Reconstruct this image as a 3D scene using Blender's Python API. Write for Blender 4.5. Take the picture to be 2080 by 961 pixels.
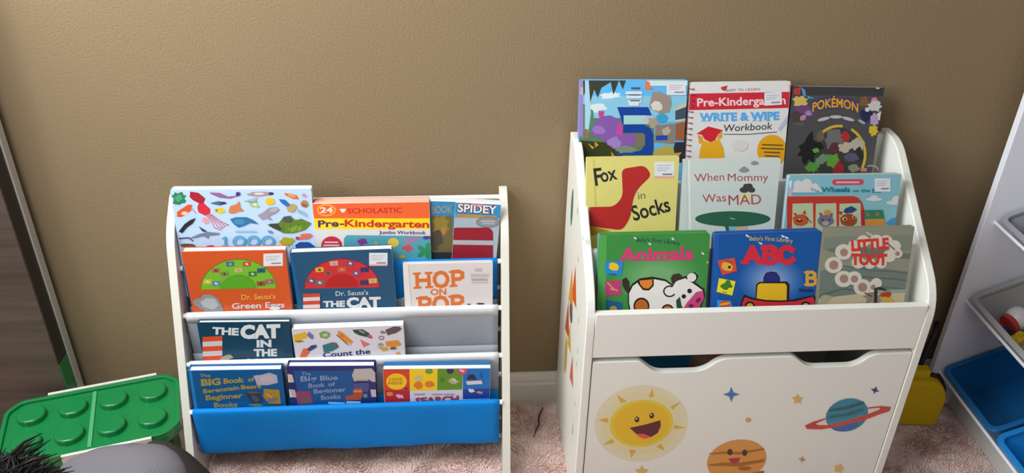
import bpy, math, random
import numpy as np
from mathutils import Vector, Matrix

S = bpy.context.scene
COL = S.collection
for o in list(bpy.data.objects):
    bpy.data.objects.remove(o)

# ---------------------------------------------------------------- camera
W, H = 2080, 961
F = 1745.94
CAM = Vector((-0.0907, -1.4445, 1.30))
PITCH, ROLL, YAW = (math.radians(a) for a in (31.143, 1.0973, 4.4334))
FW = Vector((math.sin(YAW)*math.cos(PITCH), math.cos(YAW)*math.cos(PITCH), -math.sin(PITCH)))
_r = Vector((math.cos(YAW), -math.sin(YAW), 0)); _u = _r.cross(FW)
RT = _r*math.cos(ROLL) + _u*math.sin(ROLL)
UP = -_r*math.sin(ROLL) + _u*math.cos(ROLL)
cd = bpy.data.cameras.new('camera'); cd.sensor_fit = 'HORIZONTAL'; cd.sensor_width = 36.0
cd.lens = F/W*36.0; cd.clip_start = 0.05
co = bpy.data.objects.new('camera', cd); COL.objects.link(co)
m = Matrix.Identity(4)
for i in range(3):
    m[i][0], m[i][1], m[i][2], m[i][3] = RT[i], UP[i], -FW[i], CAM[i]
co.matrix_world = m
S.camera = co

# ---------------------------------------------------------------- light
S.view_settings.view_transform = 'Standard'; S.view_settings.look = 'None'
S.view_settings.gamma = 1.0; S.view_settings.use_curve_mapping = False
S.view_settings.exposure = 0.30
wd = bpy.data.worlds.new('world'); S.world = wd; wd.use_nodes = True
wd.node_tree.nodes['Background'].inputs[0].default_value = (1.0, 0.97, 0.94, 1)
wd.node_tree.nodes['Background'].inputs[1].default_value = 0.075

def area_light(name, loc, target, sx, sy, power, color):
    l = bpy.data.lights.new(name, 'AREA'); l.shape = 'RECTANGLE'; l.size = sx; l.size_y = sy
    l.energy = power; l.color = color
    o = bpy.data.objects.new(name, l); COL.objects.link(o); o.location = loc
    o.rotation_euler = (Vector(target)-Vector(loc)).to_track_quat('-Z', 'Y').to_euler()
    return o
area_light('overhead_key', (-1.05, -0.56, 1.75), (-0.6, -0.1, 0.7), 1.5, 0.4, 34, (0.93, 0.97, 1.0))  # overhead key added inside the room for the wall's falloff
area_light('side_window_daylight', (-2.5, -1.9, 1.45), (0.1, -0.1, 0.6), 1.5, 1.3, 54, (0.95, 0.98, 1.0))
area_light('front_fill', (0.1, -1.9, 2.3), (0.1, -0.2, 0.2), 1.8, 1.2, 8, (0.98, 0.99, 1.0))  # unseen fill above the camera, added to lift front faces and carpet

# ---------------------------------------------------------------- helpers
def lin(c):
    c /= 255.0
    return c/12.92 if c <= 0.04045 else ((c+0.055)/1.055)**2.4
def rgb(hx, gain=1.0):
    return tuple(min(0.92, lin(int(hx[i:i+2], 16))*gain) for i in (0, 2, 4)) + (1,)
MATS = {}
def mat(hx, rough=0.5, name=None, gain=1.0, metal=0.0, spec=0.4, bump=None, vary=None, coat=0.0):
    key = (hx, rough, gain, metal, spec, bump, vary, coat, name)
    if key in MATS: return MATS[key]
    mt = bpy.data.materials.new(name or 'print_'+hx); mt.use_nodes = True
    nt = mt.node_tree; b = nt.nodes['Principled BSDF']
    b.inputs['Base Color'].default_value = rgb(hx, gain); b.inputs['Roughness'].default_value = rough
    b.inputs['Metallic'].default_value = metal; b.inputs['Specular IOR Level'].default_value = spec
    b.inputs['Coat Weight'].default_value = coat
    if bump or vary:
        tc = nt.nodes.new('ShaderNodeTexCoord')
    if bump:
        sc, st = bump
        n = nt.nodes.new('ShaderNodeTexNoise'); n.inputs['Scale'].default_value = sc; n.inputs['Detail'].default_value = 4
        bp = nt.nodes.new('ShaderNodeBump'); bp.inputs['Strength'].default_value = st; bp.inputs['Distance'].default_value = 0.003
        nt.links.new(tc.outputs['Object'], n.inputs['Vector']); nt.links.new(n.outputs['Fac'], bp.inputs['Height'])
        nt.links.new(bp.outputs['Normal'], b.inputs['Normal'])
    if vary:
        sc, hx2, scl = vary
        mp = nt.nodes.new('ShaderNodeMapping'); mp.inputs['Scale'].default_value = scl
        n = nt.nodes.new('ShaderNodeTexNoise'); n.inputs['Scale'].default_value = sc; n.inputs['Detail'].default_value = 5
        r = nt.nodes.new('ShaderNodeValToRGB'); r.color_ramp.elements[0].color = rgb(hx, gain); r.color_ramp.elements[1].color = rgb(hx2, gain)
        r.color_ramp.elements[0].position = 0.35; r.color_ramp.elements[1].position = 0.65
        nt.links.new(tc.outputs['Object'], mp.inputs['Vector']); nt.links.new(mp.outputs['Vector'], n.inputs['Vector'])
        nt.links.new(n.outputs['Fac'], r.inputs['Fac']); nt.links.new(r.outputs['Color'], b.inputs['Base Color'])
    MATS[key] = mt
    return mt

class MB:
    """collects geometry with material slots and links it as ONE mesh object"""
    def __init__(s): s.v = []; s.f = []; s.m = []; s.mats = []
    def mi(s, mt):
        if mt not in s.mats: s.mats.append(mt)
        return s.mats.index(mt)
    def add(s, vs, fs, mt):
        o = len(s.v); s.v += [tuple(p) for p in vs]; i = s.mi(mt)
        for f in fs: s.f.append(tuple(o+k for k in f)); s.m.append(i)
    def box(s, a, b, mt, M=None):
        vs = [Vector((x, y, z)) for x in (a[0], b[0]) for y in (a[1], b[1]) for z in (a[2], b[2])]
        if M: vs = [M @ p for p in vs]
        s.add(vs, [(0,1,3,2),(4,6,7,5),(0,4,5,1),(2,3,7,6),(0,2,6,4),(1,5,7,3)], mt)
    def prism(s, prof, e0, e1, mt, f):
        """profile (a,b) extruded from e0 to e1; f maps (e,a,b) to a point"""
        n = len(prof)
        vs = [f(e0, *p) for p in prof] + [f(e1, *p) for p in prof]
        s.add(vs, [tuple(range(n))[::-1], tuple(range(n, 2*n))] + [(i, (i+1) % n, n+(i+1) % n, n+i) for i in range(n)], mt)
    def tube(s, pts, rads, mt, n=14, cap=True):
        pts = [Vector(p) for p in pts]
        if not hasattr(rads, '__len__'): rads = [rads]*len(pts)
        rings = []; ref = None
        for i, p in enumerate(pts):
            d = (pts[min(i+1, len(pts)-1)]-pts[max(i-1, 0)]).normalized()
            if ref is None: ref = d.orthogonal().normalized()
            ref = (ref - d*ref.dot(d)).normalized(); bn = d.cross(ref)
            rings.append([p + (ref*math.cos(2*math.pi*k/n)+bn*math.sin(2*math.pi*k/n))*rads[i] for k in range(n)])
        vs = [q for r in rings for q in r]
        fs = [(i*n+k, i*n+(k+1) % n, (i+1)*n+(k+1) % n, (i+1)*n+k) for i in range(len(pts)-1) for k in range(n)]
        if cap: fs += [tuple(range(n))[::-1], tuple(range((len(pts)-1)*n, len(pts)*n))]
        s.add(vs, fs, mt)
    def ball(s, c, r, mt, nu=20, nv=12, M=None):
        rx, ry, rz = r if hasattr(r, '__len__') else (r, r, r)
        vs = []; fs = []
        for j in range(nv+1):
            t = math.pi*j/nv
            for i in range(nu):
                a = 2*math.pi*i/nu
                p = Vector((rx*math.sin(t)*math.cos(a), ry*math.sin(t)*math.sin(a), rz*math.cos(t)))
                if M: p = M @ p
                vs.append(p+Vector(c))
        for j in range(nv):
            for i in range(nu): fs.append((j*nu+i, (j+1)*nu+i, (j+1)*nu+(i+1) % nu, j*nu+(i+1) % nu))
        s.add(vs, fs, mt)
    def build(s, name, parent=None, smooth=False, bevel=0, solid=0, sub=0):
        me = bpy.data.meshes.new(name); me.from_pydata(s.v, [], s.f)
        for mt in s.mats: me.materials.append(mt)
        me.polygons.foreach_set('material_index', s.m)
        if smooth: me.polygons.foreach_set('use_smooth', [True]*len(s.f))
        me.update()
        o = bpy.data.objects.new(name, me); COL.objects.link(o)
        if parent: o.parent = parent
        if solid:
            d = o.modifiers.new('solidify', 'SOLIDIFY'); d.thickness = solid; d.offset = 0
        if sub:
            d = o.modifiers.new('subsurf', 'SUBSURF'); d.levels = sub; d.render_levels = sub
        if bevel:
            d = o.modifiers.new('bevel', 'BEVEL'); d.width = bevel; d.segments = 3; d.limit_method = 'ANGLE'
            d.angle_limit = math.radians(40)
        return o

def tag(o, label, cat, group=None, kind=None):
    if label: o['label'] = label
    if cat: o['category'] = cat
    if group: o['group'] = group
    if kind: o['kind'] = kind
    return o
def thing(name, label, cat, loc=(0, 0, 0), group=None):
    o = bpy.data.objects.new(name, None); COL.objects.link(o); o.location = loc; o.empty_display_size = 0.05
    return tag(o, label, cat, group)
def struct(o): o['kind'] = 'structure'; return o
def rrect(x0, y0, x1, y1, r, n=6):
    pts = []
    for cx, cy, a0 in ((x1-r, y1-r, 0), (x0+r, y1-r, 90), (x0+r, y0+r, 180), (x1-r, y0+r, 270)):
        for k in range(n+1):
            a = math.radians(a0+90*k/n); pts.append((cx+r*math.cos(a), cy+r*math.sin(a)))
    return pts
def fillet(pts, rads, n=7):
    """round the corners of a polygon"""
    out = []; N = len(pts)
    for i, (p, r) in enumerate(zip(pts, rads)):
        p = Vector(p)
        if r <= 0: out.append(tuple(p)); continue
        a = (Vector(pts[i-1])-p); b = (Vector(pts[(i+1) % N])-p)
        k = min(r, a.length*0.45, b.length*0.45); A = p+a.normalized()*k; B = p+b.normalized()*k
        for j in range(n+1):
            t = j/n; out.append(tuple(A*(1-t)**2+p*2*t*(1-t)+B*t*t))
    return out

# rays through the photograph's picture elements, used to read the size and place of printed shapes on their (real) surfaces
def ray(x, y): return FW + RT*((x-W/2)/F) - UP*((y-H/2)/F)
def on_plane(x, y, P, N):
    d = ray(x, y); return CAM + d*((P-CAM).dot(N)/d.dot(N))

# ---------------------------------------------------------------- printed art on flat surfaces
GLYPH = {}
def glyphs(s, bold):
    k = (s, bold)
    if k not in GLYPH:
        c = bpy.data.curves.new('text', 'FONT'); c.body = s; c.size = 1; c.offset = bold
        c.dimensions = '2D'; c.fill_mode = 'BOTH'; c.resolution_u = 3
        o = bpy.data.objects.new('text', c)
        COL.objects.link(o)
        dg = bpy.context.evaluated_depsgraph_get()
        me = bpy.data.meshes.new_from_object(o.evaluated_get(dg))
        GLYPH[k] = ([tuple(v.co) for v in me.vertices], [tuple(p.vertices) for p in me.polygons])
        bpy.data.objects.remove(o); bpy.data.curves.remove(c); bpy.data.meshes.remove(me)
    return GLYPH[k]
CAPH = 0.69
def clip_poly(pts, w, h):
    def cut(ps, f, inter):
        out = []
        for i, p in enumerate(ps):
            q = ps[i-1]
            if f(p):
                if not f(q): out.append(inter(q, p))
                out.append(p)
            elif f(q): out.append(inter(q, p))
        return out
    def ix(c): return lambda a, b: (c, a[1]+(b[1]-a[1])*(c-a[0])/(b[0]-a[0]))
    def iy(c): return lambda a, b: (a[0]+(b[0]-a[0])*(c-a[1])/(b[1]-a[1]), c)
    e = 0.0004
    for f, g in ((lambda p: p[0] >= e, ix(e)), (lambda p: p[0] <= w-e, ix(w-e)), (lambda p: p[1] >= e, iy(e)), (lambda p: p[1] <= h-e, iy(h-e))):
        if len(pts) < 3: return []
        pts = cut(pts, f, g)
    return pts

class Art:
    """printed shapes on the plane of a mesh; coordinates (x, y) are read off a crop of the photograph and land on the real surface"""
    STEP = 2.2e-5
    def __init__(s, mb, P, U, V, N, w=9, h=9, local=None, clip=True):
        s.mb, s.P, s.U, s.V, s.N, s.w, s.h = mb, P, U, V, N, w, h
        s.local = local or (lambda u, v, n: P+U*u+V*v+N*n); s.k = 1; s.c = (0, 0, 1); s.clip = clip
        s.rough = 0.45
    def crop(s, x0, y0, sc): s.c = (x0, y0, sc); return s
    def uv(s, x, y):
        q = on_plane(s.c[0]+x/s.c[2], s.c[1]+y/s.c[2], s.P, s.N)-s.P
        return (q.dot(s.U), q.dot(s.V))
    def _put(s, uvs, fs, hx):
        s.mb.add([s.local(u, v, s.k*s.STEP) for u, v in uvs], fs, mat(hx, s.rough))
        s.k += 1
    def poly(s, pts, hx):
        uv = [s.uv(*p) for p in pts]
        if s.clip: uv = clip_poly(uv, s.w, s.h)
        if len(uv) >= 3: s._put(uv, [tuple(range(len(uv)))], hx)
    def rect(s, x0, y0, x1, y1, hx, sl=0): s.poly([(x0, y0), (x1, y0+sl), (x1, y1+sl), (x0, y1)], hx)
    def ell(s, cx, cy, rx, ry, hx, rot=0, a0=0, a1=360, n=28):
        c, q = math.cos(math.radians(rot)), math.sin(math.radians(rot)); pts = []
        for i in range(n+1 if a1-a0 < 360 else n):
            a = math.radians(a0+(a1-a0)*i/n); x, y = rx*math.cos(a), -ry*math.sin(a)
            pts.append((cx+x*c-y*q, cy+x*q+y*c))
        s.poly(pts, hx)
    def ring(s, cx, cy, rx, ry, th, hx, a0=0, a1=360, n=36):
        o = []
        for i in range(n+1):
            a = math.radians(a0+(a1-a0)*i/n); o.append((math.cos(a), -math.sin(a)))
        uv = [s.uv(cx+rx*x, cy+ry*y) for x, y in o]+[s.uv(cx+(rx-th)*x, cy+(ry-th)*y) for x, y in o]
        s._put(uv, [(i, i+1, n+2+i, n+1+i) for i in range(n)], hx)
    def blob(s, cx, cy, rx, ry, hx, rot=0, seed=1, rough=0.25, n=18):
        rn = random.Random(seed); c, q = math.cos(math.radians(rot)), math.sin(math.radians(rot)); pts = []
        for i in range(n):
            a = 2*math.pi*i/n; k = 1+rn.uniform(-rough, rough); x, y = rx*k*math.cos(a), ry*k*math.sin(a)
            pts.append((cx+x*c-y*q, cy+x*q+y*c))
        s.poly(pts, hx)
    def line(s, pts, th, hx):
        for a, b in zip(pts[:-1], pts[1:]):
            d = Vector((b[0]-a[0], b[1]-a[1])); n = Vector((-d.y, d.x)).normalized()*th/2; d = d.normalized()*th*0.3
            s.poly([(a[0]-d.x+n.x, a[1]-d.y+n.y), (b[0]+d.x+n.x, b[1]+d.y+n.y), (b[0]+d.x-n.x, b[1]+d.y-n.y), (a[0]-d.x-n.x, a[1]-d.y-n.y)], hx); s.k -= 0.75
        s.k += 0.75
    def text(s, t, p0, p1, cap, hx, bold=0.0, arc=0.0, lean=0.0):
        vs, fs = glyphs(t, bold); x0 = min(v[0] for v in vs); x1 = max(v[0] for v in vs)
        dx, dy = p1[0]-p0[0], p1[1]-p0[1]; L = math.hypot(dx, dy); nx, ny = dy/L, -dx/L; uv = []
        for v in vs:
            q = (v[0]-x0)/(x1-x0); hh = v[1]/CAPH*cap
            uv.append(s.uv(p0[0]+dx*q+nx*hh+lean*hh, p0[1]+dy*q+ny*hh-arc*4*q*(1-q)))
        if s.clip:
            keep = [f for f in fs if all(0 < uv[i][0] < s.w and 0 < uv[i][1] < s.h for i in f)]
        else: keep = fs
        s._put(uv, keep, hx)
    STROKE = {
        'A': (.82, [[(.08,0),(.41,1),(.74,0)],[(.2,.33),(.62,.33)]], [(.08,0),(.74,0)]),
        'B': (.72, [[(.14,0),(.14,1),(.42,1),(.58,.88),(.58,.66),(.44,.54),(.14,.54)],[(.44,.54),(.64,.42),(.64,.14),(.46,0),(.14,0)]], [(.14,0),(.14,1)]),
        'C': (.74, [[(.66,.78),(.5,.98),(.3,.98),(.12,.75),(.12,.25),(.3,.02),(.5,.02),(.68,.24)]], []),
        'H': (.86, [[(.16,0),(.16,1)],[(.7,0),(.7,1)],[(.16,.5),(.7,.5)]], [(.16,0),(.16,1),(.7,0),(.7,1)]),
        'O': (.8, [[(.4,1),(.2,.9),(.1,.6),(.1,.4),(.2,.1),(.4,0),(.6,.1),(.7,.4),(.7,.6),(.6,.9),(.4,1)]], []),
        'P': (.7, [[(.16,0),(.16,1),(.44,1),(.6,.88),(.6,.6),(.44,.47),(.16,.47)]], [(.16,0),(.16,1)]),
    }
    def slab(s, t, p0, p1, cap, th, hx):
        tot = sum(s.STROKE[c][0] for c in t); dx, dy = p1[0]-p0[0], p1[1]-p0[1]; L = math.hypot(dx, dy); nx, ny = dy/L, -dx/L
        def T(x, y): return (p0[0]+dx*x/tot+nx*y*cap, p0[1]+dy*x/tot+ny*y*cap)
        x = 0
        for c in t:
            w, st, se = s.STROKE[c]
            for pl in st: s.line([T(x+a, b) for a, b in pl], th, hx); s.k -= 0.75
            for a, b in se: s.line([T(x+a-.15, b), T(x+a+.15, b)], th*.6, hx); s.k -= 0.75
            x += w
        s.k += 1
    def sticker(s, x0, y0, x1, y1, sl=0, pink=False):
        s.rect(x0, y0, x1, y1, 'dcdde0', sl); h = y1-y0; w = x1-x0
        for j, f in enumerate((.2, .36, .5)): s.rect(x0+w*.12, y0+h*f, x0+w*(.85-.1*j), y0+h*(f+.06), 'b4b6be', sl*.7)
        s.rect(x0+w*.4, y0+h*.72, x0+w*.9, y0+h*.82, '7c8088', sl*.5)
        if pink: s.rect(x0, y0+h*.88, x1, y1, 'e0a0a4', sl)

# ---------------------------------------------------------------- the setting
mw = mat('8c795c', 0.85, 'wall_paint', bump=(260, 0.35), vary=(1.3, '887558', (1, 1, 1)), spec=0.25)
b = MB(); b.box((-2.6, 0, 0), (2.6, 0.1, 2.45), mw); struct(b.build('wall_back'))
mc = mat('f2d6cc', 0.95, 'carpet_backing', bump=(120, 0.6), spec=0.1)
b = MB(); b.box((-2.6, -3.2, -0.05), (2.6, 0.1, 0), mc); struct(b.build('floor'))
mbb = mat('d6d0c4', 0.45, 'baseboard_paint')
b = MB()
b.prism([(0, 0), (-.014, 0), (-.014, .052), (-.011, .058), (-.011, .064), (-.008, .072), (-.004, .078), (0, .079)], -2.6, 2.6, mbb, lambda e, y, z: (e, y, z))
struct(b.build('baseboard_back'))

ml = mat('a89c86', 0.85, 'side_wall_paint', bump=(260, 0.35), spec=0.25)
b = MB()
for lo, hi in (((-1.72, -3.2, 0), (-1.62, 0, 1.0)), ((-1.72, -3.2, 2.1), (-1.62, 0, 2.45)), ((-1.72, -3.2, 1.0), (-1.62, -2.6, 2.1)), ((-1.72, -0.85, 1.0), (-1.62, 0, 2.1))): b.box(lo, hi, ml)
struct(b.build('added_wall_left'))  # unseen wall, added so its sill shades the low left
b = MB()
for lo, hi in (((-1.74, -2.64, .96), (-1.60, -.81, 1.0)), ((-1.74, -2.64, 2.1), (-1.60, -.81, 2.14)), ((-1.74, -2.64, 1.0), (-1.60, -2.6, 2.1)), ((-1.74, -.85, 1.0), (-1.60, -.81, 2.1)), ((-1.69, -1.74, 1.0), (-1.66, -1.71, 2.1))): b.box(lo, hi, mbb)
struct(b.build('added_window_1', bevel=.003))  # frame of the opening in the added wall, out of view

# carpet pile: short woolly tufts nobody could count
rng = np.random.default_rng(4)
def pile(areas, zones):
    x = np.concatenate([rng.uniform(q[1], q[2], q[0]) for q in areas]); y = np.concatenate([rng.uniform(q[3], q[4], q[0]) for q in areas])
    wk = np.concatenate([np.full(q[0], q[5]) for q in areas]); keep = np.ones(len(x), bool)
    for a, b_, c, d in zones: keep &= ~((x > a) & (x < b_) & (y > c) & (y < d))
    x, y, wk = x[keep], y[keep], wk[keep]; n = len(x)
    fld = np.sin(x*31+np.sin(y*23)*2)+np.sin(y*37+np.sin(x*19)*2)
    ang = fld*1.6+rng.normal(0, .7, n); ln = rng.uniform(.004, .010, n)*(1+.25*np.sin(x*53+y*41)); w = rng.uniform(.0006, .0011, n)*wk
    lean = rng.uniform(.6, 1.6, n)
    dx, dy = np.cos(ang), np.sin(ang); px, py = -dy*w, dx*w
    v = np.empty((n, 5, 3))
    v[:, 0] = np.stack([x-px, y-py, np.zeros(n)], 1); v[:, 1] = np.stack([x+px, y+py, np.zeros(n)], 1)
    h = ln*np.cos(lean*.45); mx, my = x+dx*ln*.28*lean, y+dy*ln*.28*lean
    v[:, 2] = np.stack([mx-px*.9, my-py*.9, h*.6], 1); v[:, 3] = np.stack([mx+px*.9, my+py*.9, h*.6], 1)
    v[:, 4] = np.stack([x+dx*ln*.75*lean, y+dy*ln*.75*lean, h*.9], 1)
    me = bpy.data.meshes.new('carpet_pile'); me.vertices.add(n*5); me.vertices.foreach_set('co', v.reshape(-1))
    base = np.arange(n)[:, None]*5
    li = np.concatenate([base+np.array([0, 1, 3, 2]), base+np.array([2, 3, 4])], 1).reshape(-1)
    me.loops.add(n*7); me.loops.foreach_set('vertex_index', li)
    me.polygons.add(n*2); st = (np.arange(n)[:, None]*7+np.array([0, 4])).reshape(-1)
    me.polygons.foreach_set('loop_start', st); me.polygons.foreach_set('loop_total', np.tile([4, 3], n))
    me.materials.append(mat('f9ded4', 0.9, 'carpet_wool', spec=0.1, vary=(30, 'e6c6bc', (1, 1, 1)))); me.update(); me.validate()
    o = bpy.data.objects.new('carpet_pile', me); COL.objects.link(o)
    return tag(o, 'short fluffy pink beige pile of the carpet around the shelves', 'carpet', kind='stuff')
rng_all = [(240000, -1.6, 1.3, -.42, -.016, 1.0), (170000, -1.6, 1.9, -1.15, -.42, 1.9)]
pile(rng_all, [(.155, .705, -.305, -.02), (-.93, -.62, -.29, -.06)])

# ---------------------------------------------------------------- sling bookshelf (left)
WHITE = mat('dcdacd', 0.35, 'white_painted_board', gain=1.0)
XL, XR, PT = -0.594, -0.0062, 0.0148
shelf = thing('sling_bookshelf', 'low white bookshelf with blue and grey fabric slings, left of the taller white organizer', 'bookshelf', (-0.3, -0.13, 0))
def sub(mb, name, root, **k):
    L = root.location
    mb.v = [tuple(Vector(p)-L) for p in mb.v]
    return mb.build(name, root, **k)
def post_y(z): return -.2549+.3387*z
prof = fillet([(-.255, 0), (post_y(.496), .496), (-.026, .544), (-.010, .544), (-.010, 0)], [.002, .06, .012, .004, .002])
for x0, x1 in ((XL-PT, XL), (XR, XR+PT)):
    b = MB(); b.prism(prof, x0, x1, WHITE, lambda e, y, z: (e, y, z)); sub(b, 'side_panel', shelf, bevel=.0022)
RAIL = [(-.089, .425), (-.1245, .343), (-.160, .257), (-.196, .1715)]
BLUE = mat('067fcf', 0.6, 'blue_sling_fabric', bump=(300, .25), spec=0.18)
GREY = mat('989da6', 0.7, 'grey_sling_fabric', bump=(300, .25), spec=0.3)
SLEEVE = mat('d6d9dc', 0.6, 'pale_sleeve_fabric', spec=0.3)  # sleeves of the grey slings get a paler colour than the panes
rod_w = mat('eef0ee', 0.3, 'white_rod')
def rod(y, z, name='rod', r=.0048):
    b = MB(); b.tube([(XL, y, z), (XR, y, z)], r, rod_w, 16); return sub(b, name, shelf, smooth=False)
for y, z in RAIL: rod(y, z)
for y, z in [(-.030, .530), (-.080, .36), (-.107, .28), (-.142, .195), (-.168, .105)]: rod(y, z)
rod(-.186, .076)
def pocket(yk, zk, back, mt, floor_z, front_bot, seed):
    R = .0062; pr = []
    for k in range(9):
        a = math.radians(-40+k*(220/8)); pr.append((yk+R*math.cos(a), zk+R*math.sin(a)))
    yb, zb = front_bot
    for k in range(1, 7):
        t = k/7; pr.append((yk-R+(yb-yk+R)*t, zk+(zb-zk)*t))
    yr, zr = back
    for k in range(9):
        a = math.pi+math.pi*k/8; cy = (yb+yr)/2; rr = (yr-yb)/2; pr.append((cy+rr*math.cos(a), floor_z+min(rr, .012)*(1+math.sin(a))))
    for k in range(1, 6): pr.append((yr+(back[0]-yr)*k/5, floor_z+.012+(zr-floor_z-.012)*k/5))
    nx = 44; b = MB(); vs = []
    x0, x1 = XL+.0055, XR-.0062
    for i in range(nx+1):
        x = x0+(x1-x0)*i/nx
        for j, (y, z) in enumerate(pr):
            q = max(0, min(1, (zk-.012-z)/.06)); w = .0016*q*(math.sin(x*23+seed+z*9)+.6*math.sin(x*51+seed*2))
            vs.append((x, y+w, z))
    n = len(pr)
    b.add(vs, [(i*n+j, i*n+j+1, (i+1)*n+j+1, (i+1)*n+j) for i in range(nx) for j in range(8 if mt is GREY else 0, n-1)], mt)
    o = sub(b, 'sling_pocket', shelf, smooth=True, solid=.0009)
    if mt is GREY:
        h = MB(); h.add(vs, [(i*n+j, i*n+j+1, (i+1)*n+j+1, (i+1)*n+j) for i in range(nx) for j in range(9)], SLEEVE)
        L = shelf.location; h.v = [tuple(Vector(p)-L) for p in h.v]; hm = h.build('rod_sleeve', o, smooth=True, solid=.0013); hm['label'] = 'pale sleeve round the rod'
    return o
pocket(*RAIL[0], (-.050, .50), BLUE, .322, (-.092, .335), 1)
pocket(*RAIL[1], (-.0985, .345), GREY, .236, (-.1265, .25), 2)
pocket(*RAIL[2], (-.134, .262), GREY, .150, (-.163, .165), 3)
# lowest pocket: full front, round the low rod and up the back
p4 = pocket(*RAIL[3], (-.1695, .178), BLUE, .062, (-.200, .078), 4)
p4['label'] = 'broad blue front fabric of the lowest sling'

# ---------------------------------------------------------------- books
PAPER = 'e6e3d8'
def book(label, tl, tr, plane, height, thick, cover, group, spine=None, pages=PAPER, hard=False, rr=.002, cov_t=.0022, back=None, back_up=0.0, soft=False, spiral=False, name='book', inset=.003):
    """tl, tr: upper corners of the front cover; plane: (y, z, tilt); the book is a real block standing in its row"""
    Y0, Z0, a = plane; a = math.radians(a)
    N = Vector((0, -math.cos(a), math.sin(a))); P0 = Vector((0, Y0, Z0))
    A = on_plane(*tl, P0, N); B = on_plane(*tr, P0, N)
    U = (B-A).normalized(); V = N.cross(U).normalized(); w = (B-A).length
    O = A-V*height
    root = bpy.data.objects.new(name, None); COL.objects.link(root); root.empty_display_size = .03
    M = Matrix.Identity(4)
    for i in range(3): M[i][0], M[i][1], M[i][2], M[i][3] = U[i], -N[i], V[i], O[i]
    root.matrix_world = M; tag(root, label, 'book', group)
    mcv = mat(cover, .38, 'cover_'+cover, coat=.15); T = thick
    f3 = lambda e, x, z: (x, e, z)
    front = MB(); front.prism(rrect(0, 0, w, height, rr), 0, cov_t, mcv, f3)
    art = Art(front, O, U, V, N, w, height, local=lambda u, v, n: (u, -n, v))
    bk = MB(); bk.prism(rrect(0, 0, w, height+back_up, rr), T-cov_t, T, mat(back or cover, .4, 'cover_'+(back or cover), coat=.15), f3)
    if not spiral:
        sp = MB(); sp.box((.0003, cov_t*.6, .0006), (.0024, T-cov_t*.6, height-.0006), mat(spine or cover, .4, 'cover_'+(spine or cover), coat=.15)); 
    ins = inset if hard else .0006
    pg = MB(); mp = mat(pages, .8, 'page_edges', spec=.15)
    pg.box((.0026, cov_t, ins), (w-ins, T-cov_t, height-ins), mp)
    nl = 5 if T > .008 else 2
    def finish():
        front.build('front_cover', root); bk.build('back_cover', root); pg.build('pages', root)
        if not spiral: sp.build('spine', root)
    return root, art, finish, w, height, T

GS = 'books in the blue and grey sling shelf'; GO = 'books on the white organizer'
def T1(e=0): return (-.0825-e, .425, 6.0)
def T2(a=2.6): return (-.118, .343, a)
def T3(a=2.6): return (-.1535, .257, a)
def T4(a=1.3): return (-.1885, .1715, a)

# --- ocean board book
r, a, fin, *_ = book('pale blue board book of small sea creatures, far left in the top sling', (345, 386), (632, 384), T1(), .215, .018, 'b9d3ec', GS, spine='9fb9cf', rr=.004)
a.crop(330, 360, 6.006)
a.blob(200, 260, 84, 80, '2c7f58', 0, 1); a.blob(195, 255, 40, 40, '49a06f', 0, 2)
a.poly([(340, 175), (440, 190), (525, 260), (500, 330), (450, 320), (370, 280), (330, 240)], 'a81f32')
a.poly([(440, 320), (510, 320), (585, 390), (585, 440), (520, 470), (440, 430), (425, 370)], 'cf2b3c')
for d in range(5): a.line([(520+d*18, 450), (600+d*28, 540), (640+d*42, 620-d*8), (720+d*20, 648-d*18)], 9, 'b93a4c')
a.blob(530, 535, 50, 36, 'd89ba0', 30, 3)
a.blob(270, 410, 110, 50, 'd9562c', -25, 4); a.ell(270, 440, 40, 22, 'ecc6b4'); a.line([(350, 370), (410, 440)], 8, 'b5504a')
a.poly([(570, 185), (700, 190), (800, 235), (900, 225), (900, 180), (950, 180), (960, 220), (830, 262), (700, 250), (600, 210)], '94618f'); a.ell(920, 208, 26, 26, '3c3a78')
a.poly([(1020, 210), (1100, 180), (1240, 175), (1360, 190), (1330, 220), (1180, 236), (1060, 225)], 'a98f98'); a.ell(1325, 200, 34, 18, '33384a'); a.ell(1180, 200, 60, 14, 'd8d2cc')
a.poly([(580, 315), (690, 290), (790, 320), (700, 345), (630, 330)], '4b6685'); a.ell(740, 315, 40, 16, '2c3760')
a.blob(705, 403, 58, 34, 'd8c52e', 0, 5); a.ell(660, 405, 16, 18, '8e8a3a')
a.poly([(810, 400), (830, 350), (900, 330), (940, 290), (955, 370), (1000, 415), (930, 420), (870, 445), (815, 440)], 'cf7a4a')
a.blob(1120, 335, 58, 36, 'a9bf86', 20, 6, .4); a.ell(1130, 330, 24, 14, 'dfe6d2')
for i in range(7): a.line([(1100+i*8, 310), (1000+i*26, 290-i*9)], 5, '6a8a68')
a.ell(1312, 293, 58, 44, 'e3bf23')
a.poly([(1480, 190), (1560, 200), (1640, 220), (1665, 265), (1590, 260), (1510, 225)], 'e0652a'); a.ell(1575, 225, 50, 14, 'd9a05c', 15)
a.blob(1732, 220, 30, 22, 'd58aa4', 20, 8); a.blob(1735, 325, 52, 44, 'b0805a', 20, 9, .12); a.ell(1735, 340, 36, 16, '8a5a42', 20)
a.poly([(1420, 265), (1500, 275), (1570, 345), (1540, 375), (1450, 310)], '2c67b4'); a.blob(1580, 375, 66, 44, 'b99c66', -30, 10)
for i in range(4): a.line([(1640, 380+i*14), (1770, 445+i*14)], 4, '8aa0bc')
a.poly([(1160, 465), (1240, 420), (1300, 370), (1400, 360), (1430, 395), (1380, 440), (1300, 470), (1345, 525), (1260, 500), (1220, 520)], '9a92a0'); a.ell(1360, 395, 50, 22, 'b3a9b4', -15)
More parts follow.
